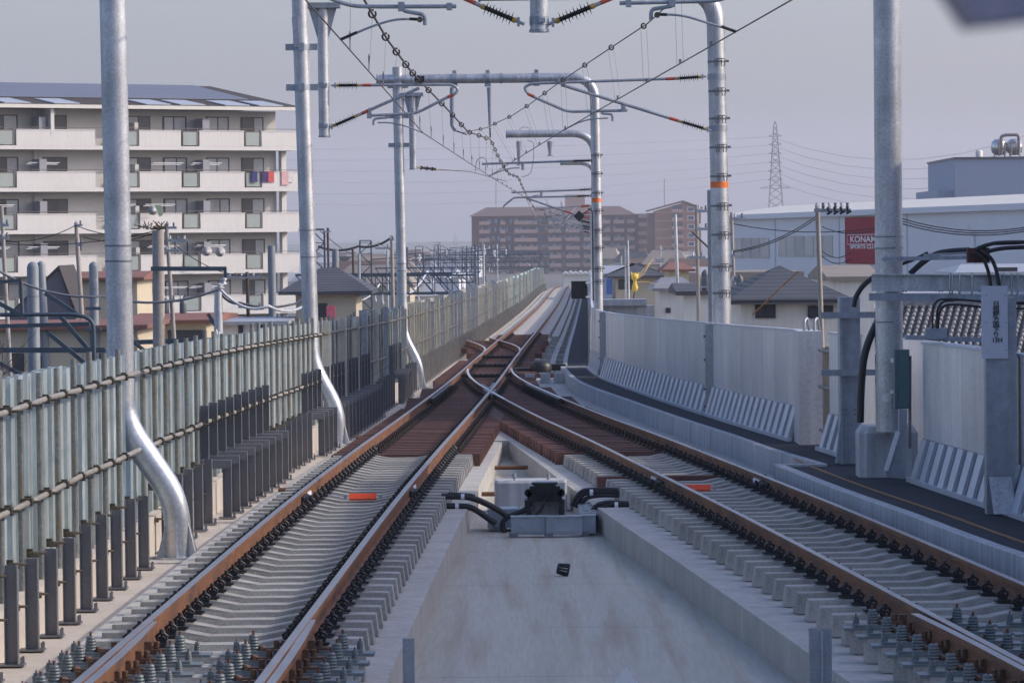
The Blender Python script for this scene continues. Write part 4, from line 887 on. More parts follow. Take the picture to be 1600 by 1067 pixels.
# ------------------------------------------------------------------ centre equipment
T = thing('concrete_equipment_block', 'square concrete block with two lifting bolts in the centre trough', 'concrete block', (.22, 50.6, zr(50)-.63)); zt = at(800,751,50.3).z
mb = MB(); pr = [(-.24,-.27),(-.21,-.30),(.64,-.30),(.67,-.27),(.67,.25),(-.24,.25)]
vs = [(x, 50.6+y, zr(50)-.64) for x, y in pr]+[(x, 50.6+y, zt-.03) for x, y in pr]+[(.215+(x-.215)*.96, 50.6+y*.93, zt) for x, y in pr]
mb.add(vs, [tuple(range(12,18))]+[(k*6+i, k*6+(i+1) % 6, k*6+6+(i+1) % 6, k*6+6+i) for k in (0,1) for i in range(6)]); obj('block_body', mb, M['kerb'], T)
for px in (803.5, 856.5): c = at(px, 748, 50.4); obj('lifting_bolt', MB().tube([c-Vector((0,0,.06)), c, c+Vector((0,0,.02))], [.012,.012,.03], 8).tube([c+Vector((0,0,.02)), c+Vector((0,0,.07))], .026, 8), M['galvdull'], T)
T = thing('impedance_bond', 'black transformer box on a pale U shaped stand in the centre trough', 'transformer', at(850,812,46.6)); Y = 46.6; zb = zr(Y)-.63
mb = MB()
for px in (824, 879): c = at(px, 790, Y); mb.bb(c.x-.035, c.x+.035, Y-.2, Y+.15, zb, at(px,777,Y).z)
mb.bb(at(824,790,Y).x, at(879,790,Y).x, Y+.05, Y+.15, zb, at(0,786,Y).z); obj('stand', mb, M['kerb'], T)
c = at(851,773,Y-.1); w_ = .235
mb = MB(); mb.box(c, (.40,.26,.14)); mb.box(c+Vector((0,0,.10)), (.26,.24,.06)); mb.box(c+Vector((0,0,.135)), (.30,.2,.02))
for s in (-1, 1):
    mb.tube([c+Vector((s*.19,-.13,.03)), c+Vector((s*.19,.10,.03))], .045, 10); mb.box(c+Vector((s*.14,-.13,.08)), (.07,.07,.06))
for k in range(4): mb.tube([c+Vector((-.075+k*.05,-.14,.04)), c+Vector((-.075+k*.05,-.14,-.05))], .012, 6)
for s in (-1, 1): mb.tube([c+Vector((s*.20,-.12,-.05)), c+Vector((s*.19,-.14,-.30))], .032, 10)
bx = obj('housing', mb, M['blacksign'], T); obj('lid_plate', MB().box(c+Vector((0,-.02,.15)), (.26,.16,.012)), M['galvdull'], bx)
obj('lead_cable', MB().tube(arcpts([c+Vector((.0,-.15,-.04)), c+Vector((-.04,-.17,-.16)), c+Vector((-.18,-.16,-.30)), c+Vector((-.3,-.1,-.31))], .1), .016, 8), M['black'], T)
T = thing('cable_trough', 'low grey resin cable trough in sections around the transformer', 'cable trough', (.45, 45.6, zr(45)-.63)); Y = 45.5; zb = zr(Y)-.63
xs = [at(px,840,Y).x for px in (798,853,910,932)]
for k in range(3):
    y0_ = Y-.04*(k == 1)+(.1 if k == 2 else 0); mb = MB().bb(xs[k]+.004, xs[k+1]-.004, y0_, y0_+.16, zb+.03, zb+.225); mb.bb(xs[k]+.09, xs[k+1]-.06, y0_-.008, y0_, zb+.06, zb+.17); mb.bb(xs[k]+.0, xs[k+1]-.0, y0_-.01, y0_+.17, zb+.226, zb+.24); obj('section', mb, M['trough'], T)
    obj('foot', MB().bb(xs[k]-.02, xs[k]+.08, y0_-.04, y0_+.1, zb, zb+.05), M['hpost'], T)
mb = MB().bb(xs[2]+.02, xs[3]+.0, Y+.32, Y+2.6, zb+.03, zb+.22); obj('section', mb, M['trough'], T)
for k in range(5): obj('cover_bar', MB().bb(xs[2]-.02, xs[3]+.03, Y+.4+k*.45, Y+.46+k*.45, zb+.225, zb+.25), M['galv'], T)
a = at(762,831,46.7); mb = MB().bb(a.x, a.x+.35, 46.6, 47.1, zb+.03, zb+.25); mb.bb(a.x+.38, a.x+.5, 46.7, 47.0, zb+.03, zb+.25); obj('section', mb, M['trough'], T); obj('foot', MB().bb(a.x+.05, a.x+.16, 46.55, 46.7, zb, zb+.05), M['hpost'], T)
for lab, pts, r in (('black cable pair entering from the left rail, upper one', [(690,775),(733,776,47.5),(755,784,47.2),(780,797,47),(792,806,46.8)], .036), ('black cable pair entering from the left rail, lower one', [(690,790),(733,791),(748,799),(766,812),(775,818)], .036),
        ('short black cable leaving the upper left pair above it', [(700,771),(735,773),(742,775)], .02),
        ('black cable looping up to the transformer from the left trough', [(788,832),(784,815),(795,806),(820,797),(830,785)], .03),
        ('uppermost right hand black cable behind the trough', [(966,765),(930,764),(910,766),(900,776),(893,790)], .026), ('second right hand black cable', [(968,769),(935,768),(913,770),(904,780),(898,792)], .026), ('third right hand black cable', [(970,774),(940,773),(918,776),(908,786),(904,794)], .028),
        ('fourth right hand black cable, beside the trough front', [(982,786),(950,784),(933,788),(925,797),(919,808)], .026), ('fifth right hand black cable', [(985,789),(957,787),(938,792),(929,802),(924,810)], .026), ('lowest right hand black cable', [(990,795),(962,793),(942,797),(932,806),(926,814)], .03)):
    yy = 47.6 if 'right hand' in lab and pts[0][1] < 780 else 46.4
    solo('power_cable', lab, 'cable', MB().tube(arcpts([at(p[0], p[1], yy) for p in pts], .12, 6), r, 12), M['black'], at(pts[0][0], pts[0][1], yy))
for lab, p, yy in (('white tie around the upper left cable', (723,776), 46.4), ('white tie around the lower left cable', (714,791), 46.4), ('white tie around the upper right cables', (924,769), 47.6), ('white tie around the lower right cables', (963,789), 46.4)):
    c = at(*p, yy); solo('cable_tie', lab, 'tie', MB().tube([c-Vector((.02,0,0)), c+Vector((.02,0,0))], .040 if 'left' in lab else .045, 12), M['white'], c)
c = at(881,894,39.9); c.z = zr(40)-.565; T = thing('plastic_cage', 'small black slotted plastic cap lying on the centre floor', 'cap', c-Vector((0,0,.06)))
mb = MB(); Mx = Matrix.Rotation(R(12), 3, 'Y')
for s, r in ((-.06,.045), (.045,.062)):
    for k in range(14):
        a, b = 2*math.pi*k/14, 2*math.pi*(k+1)/14; mb.tube([c+Mx@Vector((s,math.cos(a)*r,math.sin(a)*r)), c+Mx@Vector((s,math.cos(b)*r,math.sin(b)*r))], .010, 5)
for k in range(12):
    a = 2*math.pi*k/12; mb.tube([c+Mx@Vector((-.06,math.cos(a)*.045,math.sin(a)*.045)), c+Mx@Vector((.045,math.cos(a)*.062,math.sin(a)*.062))], .008, 5)
mb.tube([c+Mx@Vector((.045,0,0)), c+Mx@Vector((.055,0,0))], .06, 14); obj('cage_body', mb, M['black'], T)
for lab, px, py, w2, yy in (('grey angle post standing at the bottom centre left', 638, 997, .08, 27.3), ('grey angle post standing at the bottom right of the centre floor', 1282, 981, .15, 27.0)):
    a = at(px, py, yy); mb = MB().bb(a.x-w2/2, a.x+w2/2, yy, yy+.01, -.63, a.z); mb.bb(a.x-w2/2, a.x-w2/2+.012, yy+.01, yy+.08, -.63, a.z)
    if w2 > .1: mb.bb(a.x-.002, a.x+.012, yy-.06, yy, -.63, a.z-.02)
    solo('angle_post', lab, 'post', mb, M['galvdull'], (a.x, yy, -.63))
a = at(978.5,1043,26.5); mb = MB(); w2 = .18; zz = a.z
mb.add([(a.x,26.5,zz),(a.x-w2,26.5,zz-.24),(a.x+w2,26.5,zz-.24),(a.x,26.52,zz),(a.x-w2,26.52,zz-.24),(a.x+w2,26.52,zz-.24),(a.x,26.5,zz-.5),(a.x,26.52,zz-.5)], [(0,1,6,2),(3,5,7,4),(0,3,4,1),(1,4,7,6),(6,7,5,2),(2,5,3,0)]); mb.bb(a.x-.03, a.x+.03, 26.525, 26.56, -.63, zz-.15)
solo('white_marker', 'white pointed marker just showing at the bottom edge', 'marker', mb, M['white'], (a.x, 26.5, -.63))
# ------------------------------------------------------------------ blocks of flats, left
def frame(O, u):      # local frame: u along the facade, w outwards (towards the viewer), v up
    u = Vector((u[0], u[1], 0)).normalized(); wv = Vector((u.y, -u.x, 0)); 
    if wv.y > 0: wv = -wv
    return lambda a, b, c: O+u*a+wv*b+Vector((0,0,c))
def fbox(mb, Fm, u0, u1, w0, w1, z0, z1, mi=0):
    vs = [Fm(u,w_,z) for z in (z0, z1) for u, w_ in ((u0,w0),(u1,w0),(u1,w1),(u0,w1))]
    return mb.add(vs, [(0,3,2,1),(4,5,6,7),(0,1,5,4),(1,2,6,5),(2,3,7,6),(3,0,4,7)], False, mi)
O = at(466,230,289); O.z = 0; AF = frame(O, (-17.4,-12)); AL = 36.; ZB = 9.36
T = thing('apartment_building', 'white block of flats with glass and parapet balconies and solar roof at the left', 'building', (O.x, O.y, GZ))
mb = MB(); fbox(mb, AF, .9, AL, -13, -1.6, GZ-.3, 12.2); obj('wall', mb, M['aptwall'], T)
for k in range(7):
    z = ZB-2.9*k; mb = MB(); fbox(mb, AF, .0 if k == 0 else .1, AL, -1.62, .0, z, z+.27); obj('floor_slab', mb, M['aptbalc'], T)
PAR = [(0,3.05),(4.5,8.15),(9.65,13.0),(16.5,22.6),(25.5,30),(32,35.8)]; GLS = [(3.15,4.38),(8.28,9.5),(13.1,14.6),(22.8,25.4),(30.1,31.9)]
PXW = [(397,431),(345,379),(281,316),(224,263),(108,143),(37,74),(-6,19)]
def pu(px): return (466-px)/18.1
for k in range(6):
    z = ZB-2.9*k
    for a, b in PAR:
        if k == 5 and a == 16.5: continue
        mb = MB(); fbox(mb, AF, a, b, -.16, .0, z+.275, z+1.33); fbox(mb, AF, a-.03, b+.03, -.19, .03, z+1.33, z+1.39); obj('parapet', mb, M['aptbalc'], T)
    for a, b in GLS:
        mb = MB(); fbox(mb, AF, a, b, -.09, -.05, z+.34, z+1.28); pn = obj('balcony_glass', mb, M['balglass'], T)
        mb = MB()
        for q in (a, b, (a+b)/2 if b-a > 2 else b): fbox(mb, AF, q-.045, q+.045, -.12, -.02, z+.275, z+1.45)
        fbox(mb, AF, a, b, -.12, -.03, z+1.285, z+1.34); obj('glass_frame', mb, M['brownrail'], pn)
    mb = MB(); fbox(mb, AF, 0, AL, -.10, -.06, z+1.50, z+1.54); obj('handrail', mb, M['brownrail'], T)
    for j, (x0, x1) in enumerate(PXW):
        a, b = pu(x1), pu(x0); sh = 0 if k else 0; h1 = z+2.42; z0 = z+.30
        mb = MB(); fbox(mb, AF, a, b, -1.60, -1.55, z0, h1); wn = obj('window', mb, M['frame'], T); mid = (a+b)/2+.1*((j+k) % 3-1)
        for (p, q, idx) in ((a+.13, mid-.05, 0), (mid+.05, b-.13, 1)):
            mb = MB(); fbox(mb, AF, p, q, -1.548, -1.535, z0+.06, h1-.08); obj('pane', mb, M['curtain'] if (j*3+k*5+idx*2) % 5 in (0, 1, 3) else M['glass'], wn)
    for px in (332, 97, 217):
        a = pu(px+5); mb = MB(); fbox(mb, AF, a, a+.55, -1.55 if px == 217 else -1.4, -1.5 if px == 217 else -.35, z+.28, z+2.25); obj('grey_screen', mb, M['greydoor'], T)
    mb = MB(); fbox(mb, AF, 12.95, 13.25, -1.6, -.2, z+.28, z+1.9); obj('divider', mb, M['aptwall'], T)
    if k: mb = MB(); fbox(mb, AF, .35, .75, -1.5, -1.1, z+.28, z+2.9); obj('end_column', mb, M['aptbalc'], T)
mb = MB(); fbox(mb, AF, pu(110), pu(106)+.05, -1.6, .02, ZB+1.0, ZB+2.85); obj('divider', mb, M['aptbalc'], T)
mb = MB(); fbox(mb, AF, -.15, AL+.2, -.35, .35, 12.2, 12.45); obj('eave', mb, M['halltop'], T)
mb = MB(); Fz = AF
V_ = [Fz(-.15,.35,12.46), Fz(AL,.35,12.46), Fz(AL,-6.2,14.15), Fz(3.6,-6.2,14.15), Fz(-.15,-13,12.46), Fz(AL,-13,12.46)]
mb.add(V_, [(0,1,2,3),(0,3,4),(4,3,2,5),(0,4,5,1),(1,5,2)]); rf = obj('roof', mb, M['aptroof'], T)
def onroof(u, w_, h=.05): return Fz(u, w_, 12.46+(.35-w_)/6.55*1.69+h)
mb = MB()
for i in range(3):
    w0, w1 = -1.6-i*1.45, -1.6-(i+1)*1.45+.06; c0 = 3.9-(w0+6)*-.0; e0 = 3.2+( -w0-1.6)*.45; e1 = 3.2+(-w1-1.6)*.45
    mb.add([onroof(e0,w0), onroof(AL,w0), onroof(AL,w1), onroof(e1,w1), onroof(e0,w0,.12), onroof(AL,w0,.12), onroof(AL,w1,.12), onroof(e1,w1,.12)], [(4,5,6,7),(0,1,5,4),(1,2,6,5),(2,3,7,6),(3,0,4,7),(0,3,2,1)])
obj('solar_panels', mb, M['solar'], rf)
for px in (428, 378, 312, 262, 131, 62, 8, -50):
    a = pu(px)-.9; mb = MB(); mb.add([onroof(a+.2,.30,.03), onroof(a+2.2,.30,.03), onroof(a+3.0,-1.1,.03), onroof(a+1.1,-1.1,.03)]+[onroof(a+.2,.30,.09), onroof(a+2.2,.30,.09), onroof(a+3.0,-1.1,.09), onroof(a+1.1,-1.1,.09)], [(4,5,6,7),(0,1,5,4),(1,2,6,5),(2,3,7,6),(3,0,4,7)]); obj('skylight', mb, M['skylight'], rf)
for px in (214, 96):
    u = pu(px); mb = MB(); mb.tube([AF(u,-1.45,GZ), AF(u,-1.45,12.1)], .07, 6); obj('drain_pipe', mb, M['aptbalc'], T)
rq = random.Random(5)
for k in range(6):
    for px in (352, 290, 232, 118, 50):
        if rq.random() < .6: u = pu(px)+rq.uniform(-.4,.4); mb = MB(); fbox(mb, AF, u, u+.75, -1.5, -1.2, ZB-2.9*k+.28, ZB-2.9*k+.85); obj('aircon_unit', mb, M['halltop'], T)
        if rq.random() < .5: u = pu(px)+rq.uniform(-.8,.2); mb = MB(); mb.tube([AF(u,-.5,ZB-2.9*k+2.0), AF(u+2.4,-.5,ZB-2.9*k+2.0)], .03, 5).tube([AF(u,-.8,ZB-2.9*k+1.9), AF(u+2.4,-.8,ZB-2.9*k+1.9)], .03, 5); obj('drying_pole', mb, M['white'], T)
for i, (px, col, nm) in enumerate(((398,(.04,.04,.14),'dark blue'),(414,(.06,.03,.12),'violet'),(423,(.5,.09,.09),'red'),(443,(.6,.36,.36),'pale pink'),(452,(.6,.55,.55),'whitish'))):
    a = pu(px); mb = MB(); fbox(mb, AF, a-.28-.1*(i == 3), a+.2, .05, .09, ZB-2.9+.65-.2*(i == 3), ZB-2.9+1.42)
    solo('laundry', nm+' piece of washing hanging over a balcony of the flats', 'laundry', mb, mat('cloth_%d' % i, col, .9), AF(a,.1,ZB-2))
for lab, px, py in (('left one of the two white dishes close together on the flats', 323, 393), ('right one of the two white dishes close together on the flats', 344, 394), ('white dish beside the green cloth on the flats', 239, 329)):
    c = at(px, py, 283.5 if px > 300 else 281.5); mb = MB(); lathe(mb, [(.02,-.06),(.24,-.03),(.36,.05),(.34,.05),(.2,-.02)], 16)
    mb.v = [Matrix.Rotation(R(72), 3, 'X')@p_+c for p_ in mb.v]; mb.tube([c, c+Vector((.05,-.3,-.1))], .02, 5); mb.tube([c+Vector((0,.05,0)), c+Vector((0,.5,-.3))], .03, 5); solo('satellite_dish', lab, 'dish', mb, M['white'], c)
c = at(248,328,281); solo('laundry', 'pale green cloth hanging slanted from a balcony pole of the flats', 'laundry', MB().add([c+Vector((-.3,0,.35)), c+Vector((.15,0,.35)), c+Vector((.3,0,-.35)), c+Vector((.05,0,-.5)), c+Vector((-.3,.04,.35)), c+Vector((.15,.04,.35)), c+Vector((.3,.04,-.35)), c+Vector((.05,.04,-.5))], [(0,1,2,3),(7,6,5,4),(0,4,5,1),(1,5,6,2),(2,6,7,3),(3,7,4,0)]), mat('green_cloth', (.4,.5,.3), .9), c)

# ------------------------------------------------------------------ brown flats, far centre
BY = 1385.; P = lambda x, y: at(x, y, BY)
T = thing('brown_apartment_building', 'long brown tiled block of flats far ahead in the haze with tan balconies', 'building', (P(860,420).x, BY, GZ))
x0, x1 = P(733,0).x, P(988,0).x; zt = P(860,337).z
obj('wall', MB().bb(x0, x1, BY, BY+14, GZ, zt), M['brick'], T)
zr0 = P(860,323).z
mb = MB(); mb.add([(x0-.8,BY-2.2,zt),(x1+.8,BY-2.2,zt),(x1+.8,BY+16,zt),(x0-.8,BY+16,zt),(x0+5,BY+5,zr0),(x1-5,BY+5,zr0),(x1-5,BY+9,zr0),(x0+5,BY+9,zr0)], [(0,1,5,4),(1,2,6,5),(2,3,7,6),(3,0,4,7),(4,5,6,7),(0,3,2,1)]); obj('roof', mb, M['brickroof'], T)
obj('lift_tower', MB().bb(P(880,0).x, P(911,0).x, BY+4, BY+9, zt, P(895,304).z), M['brickpale'], T)
obj('lightning_rod', MB().tube([P(775,322), P(775,280)], .12, 5), M['pylon'], T)
segs = [(745,762),(778,786),(800,836),(853,873),(880,902),(908,930),(936,950),(955,972),(976,988)]
for k in range(8):
    zb = P(860,350.5+13.3*k).z
    obj('floor_slab', MB().bb(x0+2.5, x1, BY-1.5, BY, zb-.3, zb), M['brickroof'], T)
    for a, b in segs: obj('parapet', MB().bb(P(a,0).x, P(b,0).x, BY-1.52, BY-1.35, zb+.0, zb+1.25), M['brickpale'], T) if k < 7 else None
    obj('window_band', MB().bb(x0+2.7, x1-.3, BY-.06, BY-.01, zb+.2, zb+2.25), M['bluglass'], T)
    wf = MB(); xx = x0+3.2; rw = random.Random(k)
    while xx < x1-2:
        if rw.random() < .75: wf.bb(xx, xx+rw.choice((.7,1.1,1.5)), BY-.12, BY-.065, zb+.35, zb+2.0)
        xx += rw.choice((1.7, 2.3, 3.1))
    obj('curtained_windows', wf, M['curtain2'], T)['kind'] = 'stuff'
mb = MB()
for q in (745, 765, 785, 800, 820, 838, 853, 875, 892, 911, 932, 950, 972): mb.bb(P(q,0).x-.15, P(q,0).x+.15, BY-1.4, BY-.062, GZ, zt-.02)
obj('fins', mb, M['brick'], T)
T = thing('brown_apartment_building', 'gabled brown tiled tower of flats to the right of the long brown block', 'building', (P(1050,420).x, BY-20, GZ)); BY2 = BY-20; Q = lambda x, y: at(x, y, BY2)
xa, xb = Q(1020,0).x, Q(1092,0).x
mb = MB(); g0, g1, g2 = Q(1020,330).z, Q(1064,317).z, Q(1092,327).z; xm = Q(1064,0).x
vs = [(xa,BY2,GZ),(xb,BY2,GZ),(xb,BY2,g2),(xm,BY2,g1),(xa,BY2,g0)]; vs += [(x,BY2+16,z) for x, y, z in vs]; mb.add(vs, [(0,1,2,3,4),(9,8,7,6,5)]+[(i, i+5, (i+1) % 5+5, (i+1) % 5) for i in range(5)]); obj('wall', mb, mat('sunlit_brown_tile', (.29,.135,.085), .85, var=.08, scale=.3), T)  # warmer brown than the side wing: sunlight painted into the front wall
mb = MB(); mb.add([(xa-2.5,BY2-.6,Q(1008,331).z),(xm,BY2-.6,g1+.2),(xb+.6,BY2-.6,g2+.1),(xb+.6,BY2-.6,g2+.6),(xm,BY2-.6,g1+.8),(xa-2.5,BY2-.6,Q(1008,331).z+.5)]+[(xa-2.5,BY2+17,Q(1008,331).z),(xm,BY2+17,g1+.2),(xb+.6,BY2+17,g2+.1),(xb+.6,BY2+17,g2+.6),(xm,BY2+17,g1+.8),(xa-2.5,BY2+17,Q(1008,331).z+.5)], [(0,1,4,5),(1,2,3,4),(11,10,7,6),(10,9,8,7),(0,5,11,6),(5,4,10,11),(4,3,9,10),(3,2,8,9),(0,6,7,1),(1,7,8,2)]); obj('roof', mb, M['brickroof'], T)
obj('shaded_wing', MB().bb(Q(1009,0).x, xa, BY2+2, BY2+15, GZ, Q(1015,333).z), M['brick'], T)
for k in range(7):
    y = 335+13.5*k; w_ = obj('window', MB().bb(Q(1071,0).x, Q(1082,0).x, BY2-.12, BY2-.02, Q(0,y+7).z, Q(0,y).z), M['white'], T); obj('pane', MB().bb(Q(1072,0).x, Q(1081,0).x, BY2-.16, BY2-.125, Q(0,y+6.3).z, Q(0,y+.7).z), M['bluglass'], w_)
    obj('balcony', MB().bb(Q(1046,0).x, Q(1064,0).x, BY2-1.4, BY2-.02, Q(0,y+8).z, Q(0,y+3).z), M['brickpale'], T); obj('window', MB().bb(Q(1047,0).x, Q(1063,0).x, BY2-.1, BY2-.02, Q(0,y+2.8).z, Q(0,y-2.5).z), M['bluglass'], T)
    obj('string_course', MB().bb(xa, xb, BY2-.05, BY2-.001, Q(0,y+7.6).z-.1, Q(0,y+7.6).z+.1), M['brickpale'], T)
obj('lightning_rod', MB().tube([Q(1038,322), Q(1038,279)], .12, 5), M['pylon'], T)
T = thing('stair_link', 'narrow stair link of stacked tan landings between the two brown blocks', 'building', (P(1000,420).x, BY+2, GZ))
obj('wall', MB().bb(P(989,0).x, P(1010,0).x, BY+3, BY+10, GZ, P(1000,334).z), M['brickroof'], T)
for k in range(7): obj('landing', MB().bb(P(994,0).x, P(1009,0).x, BY, BY+2.9, P(0,351+13.5*k).z, P(0,345+13.5*k).z), M['brickpale'], T)

# ------------------------------------------------------------------ sports hall, factory, vessels (right)
a = at(1120,374,422); b = at(1640,370,297); KF = frame(Vector((a.x,a.y,0)), (b.x-a.x, b.y-a.y)); KL = (Vector((b.x,b.y,0))-Vector((a.x,a.y,0))).length
def kpt(px, py):      # point on the hall facade under a pixel
    v = FW+RT*((px-CX)/F_PX)-UP*((py-CY)/F_PX); d = Vector((b.x-a.x, b.y-a.y)); k = (a.x*v.y-a.y*v.x)/(d.y*v.x-d.x*v.y); Y = a.y+d.y*k; p = at(px, py, Y); return k*KL, p.z
T = thing('sports_hall', 'wide pale grey hall with white roof edge and a maroon sign on the right', 'building', (a.x, a.y, GZ))
ez = kpt(1200,342)[1]; tz = kpt(1200,321)[1]
mb = MB(); fbox(mb, KF, 0, KL+25, -40, 0, GZ, ez); obj('wall', mb, M['hall'], T)
mb = MB(); fbox(mb, KF, -.5, KL+25, -41, .6, ez+.01, ez+.5); obj('eave', mb, M['hall'], T)
mb = MB(); mb.add([KF(-.5,.45,ez+.505), KF(KL+25,.45,ez+.505), KF(KL+25,-7,tz+.15), KF(-.5,-7,tz+.15), KF(-.5,-30,ez+.505), KF(KL+25,-30,ez+.505)], [(0,1,2,3),(3,2,5,4),(0,3,4),(1,5,2),(0,4,5,1)]); obj('roof', mb, M['halltop'], T)
for x0_, x1_, y0_, y1_, n in ((1147,1203,372,404,4), (1216,1302,369,402,6)):
    u0, zt_ = kpt(x0_, y0_); u1, zb_ = kpt(x1_, y1_)
    for i in range(n):
        p, q = u0+(u1-u0)*i/n+.12, u0+(u1-u0)*(i+1)/n-.12; mb = MB(); fbox(mb, KF, p, q, .0, .06, zb_, zt_); w_ = obj('window', mb, M['aptwall'], T); mb = MB(); fbox(mb, KF, p+.08, q-.08, .065, .08, zb_+.08, zt_-.08); obj('pane', mb, M['curtain'] if i % 3 else M['balglass'], w_)
for px in (1212, 1312, 1418): u0, _ = kpt(px, 380); mb = MB(); fbox(mb, KF, u0-.08, u0+.08, .0, .12, GZ, ez); obj('downpipe', mb, M['hall'], T)
u0, z_ = kpt(1524,350); p = KF(u0,.15,z_-1); mb = MB().tube([p-Vector((0,0,6)), p, p+Vector((.4,0,.9))], .1, 8).tube([p, p+Vector((-.5,0,.9))], .1, 8); obj('downpipe', mb, M['white'], T)
u0, z1_ = kpt(1323,340); u1, z0_ = kpt(1382,413)
mb = MB(); fbox(mb, KF, u0, u1, .0, .18, z0_, z1_); sg = obj('sign', mb, M['maroon'], T)
ud = (KF(1,0,0)-KF(0,0,0)); ang = math.atan2(ud.y, ud.x); wht = M['white']
def ktext(s, px, py, h, wpx):
    u0, z0 = kpt(px, py); u1, _ = kpt(px+wpx, py); o = text('lettering', s, KF((u0+u1)/2, .2, z0), h, wht, sg, (math.pi/2, 0, ang), bold=.012)
    bpy.context.view_layer.update(); o.scale = ((u1-u0)/max(.01, o.dimensions.x), 1, 1)
ktext('KONAMI', 1332, 374.5, .78, 43); ktext('SPORTS CLUB', 1332, 386, .46, 43)
ua, za = kpt(1327,366.5); ub, zb2 = kpt(1379,382); mb = MB()
for p in ((ua,ub,za-.05,za),(ua,ub,zb2,zb2+.05),(ua,ua+.05,zb2,za),(ub-.05,ub,zb2,za)): fbox(mb, KF, p[0], p[1], .185, .2, p[2], p[3])
obj('border', mb, wht, sg)
c = at(1467,297,620); d = at(1492,249,620)
T = thing('factory_building', 'blue grey windowless factory block behind the hall at the right edge', 'building', (c.x, 620, GZ))
mb = MB().bb(d.x, d.x+45, 620, 660, GZ, d.z); obj('wall', mb, M['factory'], T); obj('roof_edge', MB().bb(d.x-.2, d.x+45, 619.7, 660, d.z+.005, d.z+.3), M['frame'], T); obj('low_wing', MB().bb(c.x, d.x-.005, 622, 655, GZ, c.z), M['factory'], T)
Z = d.z+.3
for i, px in enumerate((1561, 1585)):
    p = at(px, 234, 630); T = thing('pressure_vessel', ['shiny round vessel on the factory roof, left one', 'shiny round vessel on the factory roof, right one'][i], 'tank', (p.x, 630, Z))
    mb = MB(); lathe(mb, [(.02,-1.3),(.7,-1.2),(1.15,-.8),(1.3,0),(1.15,.8),(.7,1.2),(.02,1.3)], 18, (p.x,630,Z+1.7)); obj('vessel', mb, M['steel'], T)
    mb = MB()
    for s in (-1, 1): mb.tube([(p.x+s*.8,629.4,Z),(p.x+s*.8,629.4,Z+1.4)], .1, 6)
    obj('leg', mb, M['dullpipe'], T)
T = thing('roof_duct', 'arched pipe frame standing over the shiny vessels on the factory roof', 'duct', at(1575,240,628))
obj('duct', MB().tube(arcpts(seg(628, [(1564,243),(1564,213),(1573,211),(1592,211),(1592,243)]), .5), .26, 10), M['dullpipe'], T)
for px in (1570, 1580, 1561): obj('riser', MB().tube(seg(627.5, [(px,244),(px,222 if px > 1565 else 221)]), .14, 8), M['dullpipe'], T)
obj('platform', MB().bar(at(1558,233,627), at(1596,232,627), .5, .12).bar(at(1558,225,627), at(1596,224,627), .1, .1), M['dullpipe'], T)
p = at(1530,248,625); mb = MB(); lathe(mb, [(.55,-.2),(.55,1.0),(.3,1.15),(.1,1.2)], 14, (p.x,625,Z)); solo('water_tank', 'small pale tank on the factory roof left of the vessels', 'tank', mb, M['halltop'], (p.x,625,Z))

# ------------------------------------------------------------------ houses
def house(label, Y, x0, x1, yeave, yridge, depth, wall, roof, ridge='x', rx=None, wins=(), over=.5, flat=False, name='house'):
    a, b = at(x0, yeave, Y), at(x1, yeave, Y); ze = (a.z+b.z)/2; zrd = at((x0+x1)/2, yridge, Y+(depth/2 if ridge == 'x' else 0)).z
    T = thing(name, label, 'house' if name == 'house' else 'building', ((a.x+b.x)/2, Y, GZ))
    obj('wall', MB().bb(a.x, b.x, Y, Y+depth, GZ, ze-.02), M[wall], T); X0, X1, Y0, Y1 = a.x-over, b.x+over, Y-over, Y+depth+over
    t = .14; mb = MB()
    if flat: mb.bb(X0, X1, Y0, Y1, ze, max(ze+.3, zrd))
    elif ridge == 'x':      # ridge runs left-right, hipped a little
        h = 0 if rx is None else rx
        mb.add([(X0,Y0,ze),(X1,Y0,ze),(X1,Y1,ze),(X0,Y1,ze),(X0+h,(Y0+Y1)/2,zrd),(X1-h,(Y0+Y1)/2,zrd),(X0,Y0,ze-t),(X1,Y0,ze-t),(X1,Y1,ze-t),(X0,Y1,ze-t)], [(0,1,5,4),(1,2,5),(2,3,4,5),(3,0,4),(0,6,7,1),(1,7,8,2),(2,8,9,3),(3,9,6,0),(6,9,8,7)])
    else:                   # gable faces the viewer
        xm = (X0+X1)/2 if rx is None else at(rx, yridge, Y).x
        mb.add([(X0,Y0,ze),(xm,Y0,zrd),(X1,Y0,ze),(X0,Y1,ze),(xm,Y1,zrd),(X1,Y1,ze)]+[(X0,Y0,ze-t),(xm,Y0,zrd-t),(X1,Y0,ze-t),(X0,Y1,ze-t),(xm,Y1,zrd-t),(X1,Y1,ze-t)], [(0,1,4,3),(1,2,5,4),(0,6,7,1),(1,7,8,2),(9,3,4,10),(10,4,5,11),(6,9,10,7),(7,10,11,8),(0,3,9,6),(2,8,11,5)])
        obj('gable', MB().add([(a.x,Y,ze-.03),(b.x,Y,ze-.03),(xm,Y,zrd-t-.05),(a.x,Y+depth,ze-.03),(b.x,Y+depth,ze-.03),(xm,Y+depth,zrd-t-.05)], [(0,1,2),(5,4,3),(0,2,5,3),(1,4,5,2)]), M[wall], T)
    obj('roof', mb, M[roof], T)
    for wx0, wx1, wy0, wy1 in wins:
        p, q = at(wx0, wy0, Y-.05), at(wx1, wy1, Y-.05); w_ = obj('window', MB().bb(p.x, q.x, Y-.06, Y-.005, q.z, p.z), M['frame'], T); obj('pane', MB().bb(p.x+.06, (p.x+q.x)/2-.03, Y-.075, Y-.062, q.z+.06, p.z-.06).bb((p.x+q.x)/2+.03, q.x-.06, Y-.075, Y-.062, q.z+.06, p.z-.06), M['glass'], w_)
    return T
